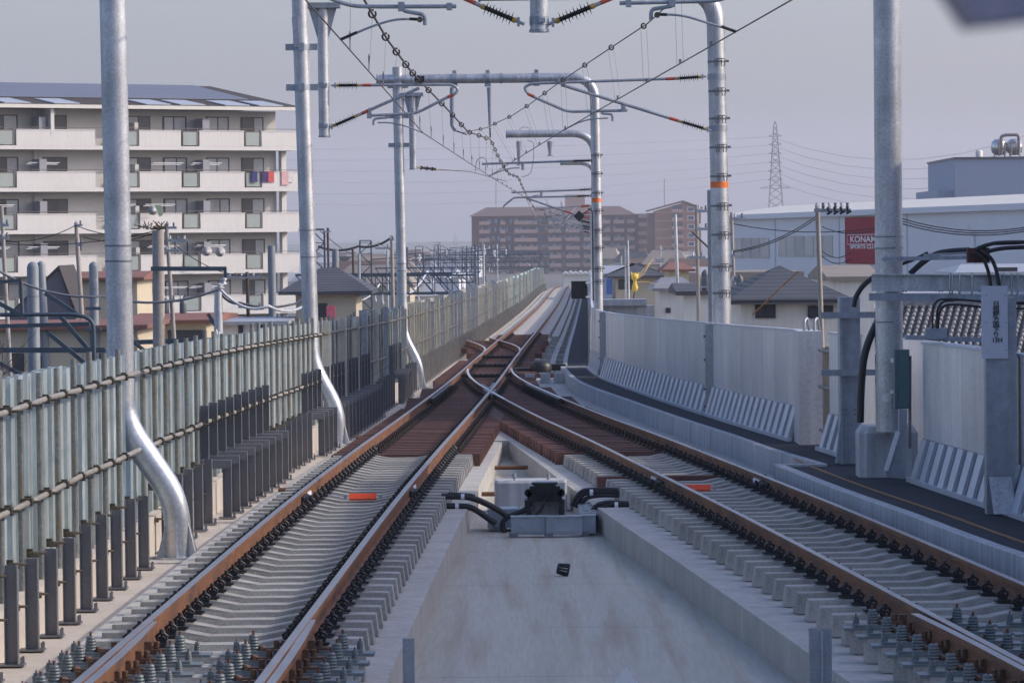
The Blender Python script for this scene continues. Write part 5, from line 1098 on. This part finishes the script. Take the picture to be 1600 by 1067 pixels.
house('grey clad gable end house in front of the flats at far left', 205, 14, 118, 492, 415, 7, 'greywall', 'aptroof', 'y', 92, (), .1)
house('cream house with thin tiled roof between the grey gable and the first mast', 214, 120, 214, 434, 424, 9, 'cream', 'redroof', 'x', None, ((194,207,436,462),), .4)
house('long low cream building with a brick red roof edge behind the fence', 150, -60, 214, 509, 500, 12, 'cream', 'redroof', 'x', None, ((12,38,552,580),(60,74,556,584),(150,164,552,580)), .4)
house('cream warehouse with red roof edge right of the first mast', 160, 205, 322, 500, 489, 14, 'cream', 'redroof', 'x', None, ((216,232,524,545),(262,318,516,540)), .3)
house('grey shuttered shed low beside the fence, right of the cream warehouse', 165, 345, 440, 502, 497, 10, 'hall', 'greyroof', 'x', None, ((372,380,505,530),(404,412,505,530)), .3)
house('dark tiled house with an upturned gable right of the second mast', 170, 462, 556, 455, 418, 7, 'beige', 'slate', 'x', 1.6, ((497,512,474,500),), .7)
solo('shop_sign', 'small red and white board below the dark tiled house', 'sign', MB().box(at(517,488,168), (.36,.1,.55)), mat('pink_sign', (.6,.12,.16), .6), at(517,488,168))
house('long beige building with brown roof behind the old line', 1150, 588, 740, 432, 420, 10, 'beige', 'brownroof', 'x', None, ((640,652,440,452),(668,680,440,452),(700,712,440,450)), .5)
house('low reddish roofed house far beyond the lattice masts', 1180, 668, 728, 420, 413, 8, 'beige', 'redroof', 'x', None, (), .5)
house('dark blue glazed office block on the far left skyline', 900, 530, 557, 403, 402, 12, 'bluglass', 'frame', flat=True, name='office_building')
house('pale flats with stepped top on the far skyline', 950, 612, 640, 404, 403, 12, 'whitewall', 'redroof', flat=True, name='distant_building')
house('small stepped tower block on the far skyline', 980, 620, 632, 395, 394, 9, 'whitewall', 'brickpale', flat=True, name='distant_building')
house('long pale factory on the skyline beside the brown flats', 1100, 672, 732, 402, 401, 20, 'hall', 'greyroof', flat=True, name='distant_building')
house('dark slate roofed house behind the barrier, below the maroon sign', 112, 1158, 1312, 467, 415, 9, 'whitewall', 'slate', 'x', 1.7, ((1180,1212,476,497),(1262,1302,478,497)), .35)
house('pale brown flat roof behind the slate roof', 165, 1165, 1236, 436, 432, 10, 'beige', 'brownroof', flat=True)
house('grey mono pitch roof rising behind the slate roof at right', 135, 1300, 1366, 432, 414, 8, 'whitewall', 'brownroof', 'x', None, (), .2)
house('white two storey house with pale corrugated roof between utility poles', 205, 1031, 1077, 450, 433, 7, 'whitewall', 'tile', 'x', .6, ((1044,1050,449,456),(1040,1048,481,489)), .4)
house('beige house with dark hipped roof behind the thin paired poles', 262, 962, 1032, 431, 411, 9, 'beige', 'slate', 'x', 2.2, ((966,990,437,452),(1022,1029,446,451)), .5)
house('pale metal roofed shed beside the third orange banded mast', 300, 936, 982, 427, 415, 12, 'factory', 'greyroof', 'x', None, (), .3)
house('small red roofed house behind the white house', 250, 1044, 1076, 421, 410, 7, 'cream', 'redroof', 'x', .6, (), .4)
house('white house with blue window at the foot of the transformer pole', 150, 1068, 1108, 455, 442, 7, 'whitewall', 'slate', 'x', None, ((1097,1104,450,458),), .3)
solo('tarpaulin', 'bright blue sheet beside the pale metal roofed shed', 'sheet', MB().bb(at(943,0,290).x, at(960,0,290).x, 290, 290.3, at(0,470,290).z, at(950,436,290).z), M['bluetarp'], at(950,470,290))
T = thing('tiled_roof_house', 'broad grey kawara tiled roof behind the nearest barrier at the right', 'house', (at(1450,480,152).x,152,GZ))
yA, yR = 148., 154.
xA, xB = at(1352,480,yR).x, at(1760,480,yR).x; zR = at(1450,477,yR).z; xL = at(1238,500,yA).x; zE = zR-2.7
obj('wall', MB().bb(xL+.6, xB, yA+.8, yR+6, GZ, zE-.1), M['beige'], T)
mb = MB().add([(xL,yA,zE),(xB,yA,zE),(xB,yR,zR),(xA,yR,zR),(xL,yR+6,zE),(xB,yR+6,zE)], [(0,1,2,3),(0,3,4),(3,2,5,4),(0,4,5,1),(1,5,2)]); rf = obj('roof', mb, M['tilegap'], T)
mb = MB(); x = xL+.1
while x < xB:
    t0 = 0 if x > xA else 1-(x-xL)/(xA-xL); y1 = yA+6*(1-t0); z1 = zE+(zR-zE)*(1-t0)
    if y1 > yA+.3:
        n = max(2, int((y1-yA)/.32))
        for i in range(n):
            u0, u1 = i/n, (i+1)/n
            p = Vector((x, yA+(y1-yA)*u0, zE+(z1-zE)*u0)); q = Vector((x, yA+(y1-yA)*u1, zE+(z1-zE)*u1)); mb.tube([p+Vector((0,0,.055)), q+Vector((0,0,.01))], [.085,.07], 5, True)
    x += .27
obj('tile_rows', mb, M['tile'], rf)
mb = MB().bar((xA,yR,zR+.12), (xB,yR,zR+.12), .3, .3).tube([(xL,yA,zE+.1),(xA,yR,zR+.1)], .18, 8); obj('ridge', mb, M['tile'], rf)
T.rotation_euler.z = R(-14)
solo('lean_to_roof', 'pale brown flat roof strip above the kawara tiles', 'roof', MB().bb(at(1340,480,170).x, at(1760,480,170).x, 170, 178, GZ, at(1450,469,170).z), M['brownroof'], (18,170,GZ))
house('white walled house just right of the thick mast above the tiles', 185, 1352, 1490, 458, 444, 8, 'whitewall', 'greyroof', 'x', None, (), .2)
house('grey blue low building behind the cable rack', 190, 1498, 1660, 425, 412, 9, 'factory', 'greyroof', 'x', .8, ((1556,1590,418,424),), .2)
# far town
kinds = []
for i, (wl, rfm) in enumerate((('whitewall','slate'),('beige','tile'),('cream','brownroof'),('hall','greyroof'),('hall','brickroof'))):
    T = thing('distant_house', 'small distant house in the hazy low town beyond the viaduct', 'house', (0,0,GZ), 'distant houses of the hazy town')
    me = MB().bb(-4.5,4.5,-3.5,3.5,0,6).mesh('wall', M[wl]); lpart('wall', me, T)
    me = MB().add([(-5,-4,6),(5,-4,6),(5,4,6),(-5,4,6),(-3,0,8.2),(3,0,8.2)], [(0,1,5,4),(1,2,5),(2,3,4,5),(3,0,4),(0,3,2,1)]).mesh('roof', M[rfm]); lpart('roof', me, T); kinds.append(T)
rh = random.Random(11); first = set()
def put(px, Y, s=1):
    i = rh.randrange(5); T = kinds[i] if i not in first else copy_tree(kinds[i]); first.add(i); p = at(px, 400, Y); p.x = p.x if p.x > cM(min(Y,430))+12 or p.x < cM(min(Y,430))-14 else cM(min(Y,430))-16-rh.random()*9; T.location = (p.x, Y, GZ+rh.uniform(-.6,1.2)); T.rotation_euler.z = rh.uniform(-.3,.3); T.scale = (s*rh.uniform(.6,1.1), s*.8, s*rh.uniform(.7,1.05))
for Y, n in ((1160,12),(1300,14),(1500,14)):
    for k in range(n): put(455+(740-455)*(k+rh.random()*.8)/n, Y+rh.uniform(-30,30))
for Y, n in ((420,6),(520,9),(650,9),(820,12)):
    for k in range(n): put(945+(1180-945)*(k+rh.random()*.8)/n, Y+rh.uniform(-20,20))
for T in kinds:
    if T not in [kinds[i] for i in first]: T.location = at(500, 400, 500); T.location.z = GZ

# ------------------------------------------------------------------ poles and old line structures
def rod(px0, y0, px1, y1, Y): return at(px0, y0, Y), at(px1, y1, Y)
def steelpole(label, Y, px, ytop, wpx, pxb=None, cap=True, m='steelpole', extra=None):
    a = at(px, ytop, Y); b = at(pxb or px, ytop+120, Y); r = wpx*Y/6300/2; d = (b-a)/(a.z-b.z); f = a+d*(a.z-GZ)
    T = thing('round_pole', label, 'pole', f); pts = [f, a-Vector((0,0,r*.9))]+([a-Vector((0,0,r*.35)), a] if cap else [a]); rs = [r*1.12, r]+([r*.8, r*.25] if cap else [r])
    obj('shaft', MB().tube(pts, rs, 20), M[m], T); obj('joint_ring', MB().tube([a-Vector((0,0,1.0)), a-Vector((0,0,1.03))], r*1.03, 20), M['hpost'], T); return T
steelpole('fat grey round topped pole at far left, front one', 118, 51, 409, 18.5, 53)
steelpole('slimmer round topped pole directly behind the fat one at far left', 150, 64, 408, 13, 70)
p_ = steelpole('round topped grey pole with cross arms left of the first mast', 150, 146, 409, 14.5, 148); mb = MB()
for py in (482, 514): mb.bar(at(134,py,149), at(158,py,149), .3, .12)
obj('cross_arm', mb, M['truss'], p_)
p_ = steelpole('flat topped concrete pole with a side beam right of the first mast', 110, 247, 360, 18.5, 248, False, 'concpole')
obj('side_beam', MB().bar(at(236,420,109.6), at(354,420,109.6), .14, .12).bar(at(352,420,109.6), at(352,434,109.6), .08, .08), M['truss'], p_); obj('pin_insulator', MB().tube([at(350,433,109.6), at(350,436,109.6), at(350,440,109.6), at(350,444,109.6)], [.02,.09,.03,.09], 8), M['insul'], p_)
mb = MB(); rj = random.Random(4); c = at(243,359,110)
for k in range(46):
    q = c+Vector((rj.uniform(-.35,.30), rj.uniform(-.3,.3), rj.uniform(0,.08))); mb.tube([q, q+Vector((rj.uniform(-.3,.2), rj.uniform(-.1,.1), rj.uniform(-.02,.22)))], .012, 4)
solo('crow_nest', 'untidy dark nest of twigs on top of the concrete pole', 'nest', mb, M['twig'], c)
steelpole('grey cut off steel pole behind the fence left of the second mast', 184, 424, 384, 12, 426, False)
steelpole('grey cut off steel pole behind the fence right of the second mast', 196, 524, 390, 10.5, 525, False)
def upole(label, Y, px, ytop, wpx, arms=(), pxb=None, m='concpole', xf=None):
    a = at(px, ytop, Y); b = at(pxb or px, ytop+150, Y); d = (b-a)/(a.z-b.z); f = a+d*(a.z-GZ); r = wpx*Y/6300/2
    T = thing('utility_pole', label, 'utility pole', f); obj('shaft', MB().tube([f, a], [r*1.15, r*.9], 14), M[m], T)
    for y, l0, l1 in arms:
        p, q = at(px+l0, y, Y-.2), at(px+l1, y, Y-.2); obj('cross_arm', MB().bar(p, q, .09, .09), M['galvdull'], T); n = max(2, int((l1-l0)/9))
        for i in range(n): c = p+(q-p)*((i+.5)/n); obj('insulator', MB().tube([c+Vector((0,0,.04)), c+Vector((0,0,.09)), c+Vector((0,0,.12)), c+Vector((0,0,.19))], [.02,.05,.03,.04], 8), M['pylon'] if i % 2 else M['insul'], T)
    if xf:
        for cx_, y0_, y1_, w_ in xf: p, q = at(px+cx_, y0_, Y-.3), at(px+cx_, y1_, Y-.3); rr = w_*Y/6300/2; obj('transformer', MB().tube([q, q+Vector((0,0,.06)), p-Vector((0,0,.06)), p, p+Vector((0,0,.1))], [rr*.9, rr, rr, rr*.9, rr*.3], 14), M['xfmr'], T)
    return T
upole('concrete utility pole cut by the left edge of the picture', 140, 2, 322, 7, ((352,0,12),(372,0,12)), 10)
upole('slender utility pole in front of the grey gable house', 165, 119, 348, 7.5, ((352,-3,10),(383,0,12)), 128, xf=((8,372,392,3),))
upole('crowded utility pole with grey transformers right of the nest topped pole', 150, 260, 350, 7, ((356,-2,16),(376,0,34),(392,-6,20),(470,-5,28)), 270, xf=((-1,470,490,11),(26,472,490,11)))
upole('short dark utility pole with cross arms in front of the flats', 175, 386, 425, 6, ((433,-32,24),(480,-14,24)), 390, 'twig')
upole('thin pole with a bracket arm right of the second mast', 240, 512, 356, 4, ((362,-8,5),), 515, 'twig')
upole('thin brown pole behind the old line structures', 260, 551, 388, 4, (), 556, 'twig')
upole('utility pole behind the third mast with two cross arms', 210, 612, 368, 6, ((388,-26,0),(375,-4,4)), 615)
upole('thin pale pole beside the first lattice mast', 235, 561, 396, 5, (), 562, 'galvdull')
upole('slender grey pole left of the transformer pole, without arms', 170, 1055, 335, 5.5, (), 1060, 'galv')
upole('tall pole with transformer just left of the orange banded mast', 140, 1088, 320, 6.5, ((330,-1,20),(358,0,20),(402,-12,14)), 1091, xf=((14,426,447,13),))
upole('utility pole with cables and a hanging transformer just right of the orange banded mast', 140, 1143, 332, 5.5, ((342,0,22),(400,-1,6),(440,0,8)), 1148, xf=((13,434,452,11),))
upole('brown concrete utility pole with a row of black switches in front of the hall', 100, 1277, 320, 8.2, ((329,-5,52),), 1282)
for k in range(4): c = at(1296+k*10, 333-k*.3, 99.6); solo('line_switch', ['first','second','third','fourth and outermost'][k]+' black line switch from the brown utility pole', 'switch', MB().box(c, (.14,.10,.05), 0, 0, Matrix.Rotation(R(-30), 3, 'Y')).bar(c+Vector((0,0,-.02)), c+Vector((-.05,0,.14)), .05, .04), M['black'], c)
upole('left one of the paired thin poles before the beige house', 230, 977, 384, 3.2, (), 979, 'galv')
upole('right one of the paired thin poles before the beige house', 230, 981, 376, 3.4, (), 983.5, 'galv')
upole('small far pole with cross arms over the beige house', 300, 1032, 383, 2.6, ((391,0,9),(406,-8,6),(409,-8,6)), 1033, 'galv')
upole('thin far pole near the pale metal roof', 320, 971, 400, 2.2, (), 971, 'galv')
c = at(992,438,200); T = thing('yellow_cable_cover', 'bright yellow sleeve knotted on a thin post above the beige house', 'cover', at(990,470,200))
mb = MB(); lathe(mb, [(.02,-.6),(.12,-.5),(.16,-.35),(.07,-.08),(.10,.02),(.19,.15),(.15,.28),(.05,.36)], 9, c); mb.tube([c+Vector((-.12,0,.25)), c+Vector((-.2,0,.42))], [.08,.02], 6).tube([c+Vector((.1,0,.22)), c+Vector((.2,0,.40))], [.08,.02], 6); obj('sleeve', mb, M['yellow'], T); obj('post', MB().tube([at(989,475,200), c-Vector((0,0,.3))], .04, 6), M['twig'], T); mb = MB()
for s in (0, 5, 9): mb.tube([c, at(1006,420+s,203), at(1022-s*.4,404+s*.3,206)], .013, 4)
mb.tube([c+Vector((.1,0,-.1)), at(1010,440,202), at(1030,446,204)], .013, 4); obj('cords', mb, M['yellowend'], T)
def lattice(px, ytop, Y, wd, label, m='truss', group=None):
    a = at(px, ytop, Y); T = thing('lattice_mast', label, 'lattice mast', (a.x, Y, GZ), group); h = a.z; w2 = wd/2; mb = MB()
    for sx in (-1, 1):
        for sy in (-1, 1): mb.bar((a.x+sx*w2, Y+sy*w2, GZ), (a.x+sx*w2, Y+sy*w2, h), .08, .08)
    obj('legs', mb, M[m], T); mb = MB(); z = GZ; s = 1
    while z < h-.5:
        for sy in (-1, 1): mb.bar((a.x-s*w2, Y+sy*w2, z), (a.x+s*w2, Y+sy*w2, z+wd), .045, .045)
        mb.bar((a.x-w2, Y-w2, z+wd), (a.x+w2, Y-w2, z+wd), .05, .05); z += wd; s = -s
    mb.bar((a.x-w2, Y-w2, h), (a.x+w2, Y-w2, h), .08, .08); obj('bracing', mb, M[m], T); return T
def truss(Y, x0, x1, zt_, zb_, label, n=9):
    T = thing('truss_gantry', label, 'gantry', (x0, Y, zb_)); obj('chord', MB().bar((x0,Y,zt_),(x1,Y,zt_),.16,.14), M['truss'], T); obj('chord', MB().bar((x0,Y,zb_),(x1,Y,zb_),.16,.12), M['truss'], T); mb = MB()
    for i in range(n):
        p, q = x0+(x1-x0)*i/n, x0+(x1-x0)*(i+1)/n; mb.bar((p,Y,zt_),(q,Y,zb_),.07,.07); mb.bar((q,Y,zt_-.05),(q,Y,zb_+.05),.06,.06)
    obj('bracing', mb, M['truss'], T); mb = MB()
    for i in range(n-1):
        if i % 3 == 1: x = x0+(x1-x0)*(i+1)/n; c = Vector((x,Y-.1,zb_)); mb = MB().tube([c-Vector((0,0,.7)), c-Vector((0,0,.55)), c-Vector((0,0,.4)), c], [.04,.12,.05,.04], 7); obj('hanging_insulator', mb, M['insul'], T)
    return T
ORD = ['first', 'second', 'third', 'fourth', 'fifth', 'sixth', 'seventh', 'eighth']
for i, (px, yt, Y) in enumerate(((496,359,250),(571,376,305),(655,385,560),(683,383,630),(707,390,720),(729,393,830),(743,396,960),(754,399,1120))):
    lattice(px, yt, Y, .85 if Y < 500 else 1.0, ORD[i]+' lattice mast of the old line, counting from the second S-footed mast')
for i, (Y, xl, zt_, zb_) in enumerate(((252,-13.5,.75,-.5),(306,-12.5,.2,-1.1),(400,-13.5,.2,-1.3),(480,-13.5,.6,-.9),(561,-13.5,.9,-.8),(631,-13.5,.2,-1.5),(722,-13.5,.8,-1),(832,-13.5,.2,-1.4),(962,-13.5,.5,-1.1),(1122,-13.5,.3,-1.2))):
    truss(Y, xl, xl+9.8+(3 if Y > 500 else 0)*3, zt_, zb_, (ORD+['ninth','tenth'])[i]+' dark truss gantry of the old line behind the fence')
for i, (px0, y0, px1, y1, Y, h, w_) in enumerate(((-10,547,164,547,100,.13,.12),(-10,510,140,506,101,.10,.1),(205,535,360,530,112,.13,.12),(0,441,34,438,99,.09,.08),(236,562,350,562,112,.12,.1))):
    solo('steel_beam', ['long horizontal blue grey beam low at far left','thinner horizontal beam above the long one at far left','horizontal beam behind the first mast, to its right','short upper beam at the far left edge','lowest beam just above the fence right of the first mast'][i], 'beam', MB().bar(at(px0,y0,Y), at(px1,y1,Y), w_, h), M['truss'], at(px0,y0,Y))
for i, (px0, y0, px1, y1, Y) in enumerate(((-5,472,32,492,99),(70,458,122,492,99.5),(75,520,143,576,99.3),(92,492,150,560,100.5),(-5,565,45,592,98.8),(207,533,236,556,111),(325,490,345,522,111))):
    solo('brace_tube', ORD[i]+' slanting steel brace behind the nearest fence, counted from the left', 'brace', MB().bar(at(px0,y0,Y), at(px1,y1,Y), .10, .10), M['truss'], at(px0,y0,Y))
T = thing('frame_tube', 'bent double tube frame standing behind the nearest fence', 'frame', at(147,600,99)); obj('tube', MB().tube(arcpts(seg(99, [(0,492),(120,491),(146,500),(148,620)]), .25), .05, 8), M['truss'], T); obj('tube', MB().tube(seg(99, [(33,442),(35,495)]), .05, 8), M['truss'], T); obj('tube', MB().tube(seg(99.2, [(164,545),(165,640)]), .06, 8), M['truss'], T)
c = at(343,452,110); T = thing('pot_head', 'grey steel post with white disc insulators carrying thick cables, right of the first mast', 'post', at(342,560,110)); obj('post', MB().tube(seg(110, [(342,620),(341,455)]), [.16,.105], 12), M['galv'], T)
obj('disc', MB().tube([c, c+Vector((0,0,.04)), c+Vector((0,0,.08)), c+Vector((0,0,.13)), c+Vector((0,0,.16))], [.05,.16,.05,.14,.03], 14), M['insul'], T)
for k in range(3): q = at(338+k*4, 520+k*4, 109.8); obj('bushing', MB().tube([q-Vector((0,0,.3)), q, q+Vector((0,0,.1))], [.07,.05,.02], 8), M['insul'], T)
# bare trees
def bare_tree(label, p, h, seed):
    rr = random.Random(seed); T = thing('bare_tree', label, 'tree', p); tr = MB(); br = MB()
    def grow(mb, a, d, L, r, lv):
        pts = [a]; dd = d.copy()
        for i in range(3): dd = (dd+Vector((rr.uniform(-.25,.25), rr.uniform(-.25,.25), rr.uniform(-.05,.2)))).normalized(); pts.append(pts[-1]+dd*L/3)
        mb.tube(pts, [r, r*.85, r*.7, r*.5], 5 if lv < 2 else 3, False)
        if lv < 5:
            for k in range(3 if lv < 4 else 4):
                q = pts[rr.choice((1,2,3))]; nd = (dd+Vector((rr.uniform(-1,1), rr.uniform(-1,1), rr.uniform(-.3,.7)))).normalized(); grow(br, q, nd, L*rr.uniform(.55,.8), r*.5, lv+1)
    grow(tr, Vector(p), Vector((0,0,1)), h*.45, h*.018, 0); obj('trunk', tr, M['twig'], T); obj('branches', br, M['twig'], T)
bare_tree('bare tree with fine twigs behind the nearest fence, left of the first mast', (at(118,500,80).x, 80, GZ), 10.2, 3)
bare_tree('bare shrubby tree behind the fence at the far left edge', (at(22,500,78).x, 78, GZ), 9.3, 8)
bare_tree('bare tree right of the cream warehouse behind the fence', (at(205,500,85).x, 85, GZ), 8.8, 9)
# denser clutter of the old line
for i in range(16):
    Y = 420+i*38+rj.uniform(-10,10); x = rj.uniform(-14, cM(430)-7 if Y > 600 else -3); h = rj.uniform(1.4, 2.6)
    T = thing('line_post', 'thin post in the tangle of old line steelwork beyond the fence', 'post', (x, Y, GZ), 'thin posts of the old line')
    obj('shaft', MB().tube([(x,Y,GZ),(x,Y,h)], .13, 8), M['truss'] if i % 3 else M['galv'], T); obj('arm', MB().bar((x-1.6,Y,h-.9),(x+1.8,Y,h-.7),.12,.12), M['truss'], T); c = Vector((x+1.4,Y,h-.7))
    obj('insulator', MB().tube([c, c-Vector((0,0,.3)), c-Vector((0,0,.5)), c-Vector((0,0,.9))], [.06,.17,.08,.14], 7), M['insul'], T)
p = at(880,438,500); q = at(926,425,500); mb = MB().bb(p.x, q.x, 500, 506, GZ, q.z-.25)
for k in range(6): x = p.x+(q.x-p.x)*(k+.5)/6; mb.tube([(x-.35,499.8,q.z-.3),(x,499.8,q.z-.02+.08*(k % 2)),(x+.35,499.8,q.z-.3)], .2, 6)
solo('sheeted_scaffold', 'pale sheeted scaffold beyond the crest of the line', 'scaffold', mb, M['whitewall'], (p.x,500,GZ))
# pylons and lines
def pylon(label, px, ytop, Y, wb, arms):
    a = at(px, ytop, Y); h = a.z-GZ; T = thing('pylon', label, 'pylon', (a.x, Y, GZ)); mb = MB(); br = MB()
    def hw(z): return wb/2*(1-(z-GZ)/h)**1.0*.8+wb*.05
    n = 20; zs = [GZ+h*(1-(1-i/n)**1.15) for i in range(n+1)]
    for i in range(n):
        w0, w1 = hw(zs[i]), hw(zs[i+1])
        if i == n-1: w1 = .1
        for sx, sy in ((-1,-1),(1,-1),(1,1),(-1,1)): mb.bar((a.x+sx*w0,Y+sy*w0,zs[i]), (a.x+sx*w1,Y+sy*w1,zs[i+1]), wb*.018, wb*.018)
        for sy in (-1, 1): br.bar((a.x-w0,Y+sy*w0,zs[i]), (a.x+w1,Y+sy*w1,zs[i+1]), wb*.011, wb*.011); br.bar((a.x+w0,Y+sy*w0,zs[i]), (a.x-w1,Y+sy*w1,zs[i+1]), wb*.011, wb*.011)
    obj('legs', mb, M['pylon'], T); obj('bracing', br, M['pylon'], T)
    for y, l in arms:
        p = at(px, y, Y); l = l*Y/6300; q = MB()
        for s in (-1, 1): q.bar((p.x, Y, p.z+1.2), (p.x+s*l, Y, p.z), .18, .18); q.bar((p.x, Y, p.z-.2), (p.x+s*l, Y, p.z), .18, .18)
        obj('cross_arm', q, M['pylon'], T)
pylon('tall lattice pylon rising behind the hall', 1211, 190, 1680, 10, ((213,10),(226,10),(240,10),(254,10),(268,11),(281,11),(294,24)))
pylon('tiny faint pylon on the hazy skyline', 711, 364, 3800, 7, ((374,5),(381,5)))
for i in range(6):
    p = at(1203, 214+i*13.2, 1680); q = at(300, 232+i*16.5, 1500); e = at(1700, 170+i*18, 1500); pts = []
    for k in range(13): u = k/12; v_ = p*(1-u)+q*u; v_.z -= 4*u*(1-u)*(2+i*.6); pts.append(v_)
    for k in range(1, 9): u = k/8; v_ = p*(1-u)+e*u; v_.z -= 4*u*(1-u)*14; pts.insert(0, v_)
    solo('transmission_line', ORD[i]+' faint power line from the top, crossing the sky to the tall pylon', 'wire', MB().tube(pts, .075, 4, False), M['farwire'], p)
def wire(label, pts, Y, r=.02, sag=0, m='black'):
    P_ = seg(Y, pts); out = []
    for a, b in zip(P_, P_[1:]):
        for k in range(9): u = k/8; v_ = a*(1-u)+b*u; v_.z -= 4*u*(1-u)*sag; out.append(v_)
    solo('service_wire', label, 'wire', MB().tube(out, r, 5, False), M[m], out[0])
wire('pale insulated cable sagging from the left edge behind the first mast to the disc post', [(-8,420),(160,463),(340,453)], 109, .035, .25, 'wiregrey')
wire('pale cable sagging from the disc post to the second mast', [(345,453),(420,478),(490,466,120)], 109.5, .04, .25, 'insul')
wire('thick dark cable dropping right from the disc post', [(346,460),(375,473),(455,476,120),(480,455,124)], 110, .035, .1)
for i, (p, q) in enumerate((((-8,374),(119,352)), ((-8,380),(262,356)), ((119,353),(262,362)), ((270,380),(386,432)), ((128,370),(250,360)))): wire(ORD[i]+' thin wire strung before the flats between utility poles', [p, q], 160, .018, .3)
wire('dark feeder cable with black splices between the lattice masts', [(497,385),(560,385),(612,371)], 300, .09, .3)
wire('thin wire slanting from the first lattice mast down to the right', [(500,361),(570,405,400),(640,430,600)], 250, .03, .3)
for i, (p, q) in enumerate((((590,378),(712,446)), ((664,386),(790,428)), ((690,384),(800,426)))): wire(ORD[i]+' thin wire descending between the old lattice masts', [p, (q[0], q[1], 900)], 560, .05, .6)
for i, (pts, Y) in enumerate((([(478,464,240),(505,459,250),(560,470,252),(593,444,254)], 0), ([(632,464,253),(668,424,300),(676,443,330),(681,424,400)], 0), ([(697,436,500),(714,424,600),(722,430,650),(735,418,760)], 0))):
    wire(['left','middle','right'][i]+' white sagging feeder loop under the old gantries', pts, Y, .05+.03*i, .25, 'insul')
for i, (p, q) in enumerate((((1146,392),(1275,338)), ((1146,394),(1275,342)), ((1146,350),(1370,356)), ((1284,354),(1372,357)), ((1284,392),(1330,394)), ((1284,400),(1330,404)), ((1148,452),(1284,450)))): wire(ORD[i]+' thin black wire in front of the hall', [p, q], 130, .015, .2)
wire('thick yellow sleeved cable rising steeply in front of the slate roof', [(1175,492),(1247,424)], 98, .018, 0, 'ochre')
for i in range(3): wire(ORD[i]+' wire crossing the pale hall wall right of the thick mast', [(1410,342+i*4),(1620,352+i*3)], 140, .02, .3)
wire('sloping wire from the transformer pole down to the right', [(1081,362),(1110,390)], 139, .035, .0)

# ------------------------------------------------------------------ fitting near the camera, and unseen blocks added to throw the shade
p = [at(1478,-40,1.05), at(1528,36,1.05), at(1640,24,1.05), at(1700,-40,1.05)]
mb = MB().add(p+[q+Vector((0,.04,0)) for q in p], [(0,1,2,3),(7,6,5,4),(0,4,5,1),(1,5,6,2),(2,6,7,3),(3,7,4,0)]); solo('station_fitting', 'blurred dark corner of a fitting close to the camera at the top right', 'fitting', mb, M['canopy'], p[0])
T = thing('station_shade_block', 'long unseen station block right of the line, added to shade the right hand track', 'building', (12, 22, GZ))  # unseen shade caster, its height and length set by the shadow edge
obj('wall', MB().bb(9.6, 17, -12, 49.6, GZ, 6.2), M['hall'], T); obj('roof', MB().bb(9.5, 17.4, -12.5, 50.0, 6.2, 6.55), M['greyroof'], T)
for k in range(10): obj('window', MB().bb(9.52, 9.59, -8+k*5.6, -4.6+k*5.6, 1.5, 3.6), M['glass'], T)
T = thing('crossing_shade_block', 'tall unseen block right of the line, added to shade the crossing', 'building', (18, 82, GZ))  # unseen shade caster, added for the shadow band over fence and crossing
obj('wall', MB().bb(14.2, 24, 71.2, 93, GZ, 11.8), M['aptwall'], T); obj('roof', MB().bb(14.0, 24.3, 71, 93.2, 11.8, 12.1), M['greyroof'], T)
for k in range(6):
    for j in range(5): obj('window', MB().bb(14.12, 14.19, 73+k*3.4, 75+k*3.4, -6+j*3.5, -4.4+j*3.5), M['glass'], T)

# mesh copies of the lettering
bpy.context.view_layer.update(); dg = bpy.context.evaluated_depsgraph_get()
for o in [o for o in bpy.data.objects if o.type == 'FONT']:
    me = bpy.data.meshes.new_from_object(o.evaluated_get(dg)); n = bpy.data.objects.new('lettering', me); C.objects.link(n); n.parent = o.parent; n.location = o.location; n.rotation_euler = o.rotation_euler; n.scale = o.scale; bpy.data.objects.remove(o)
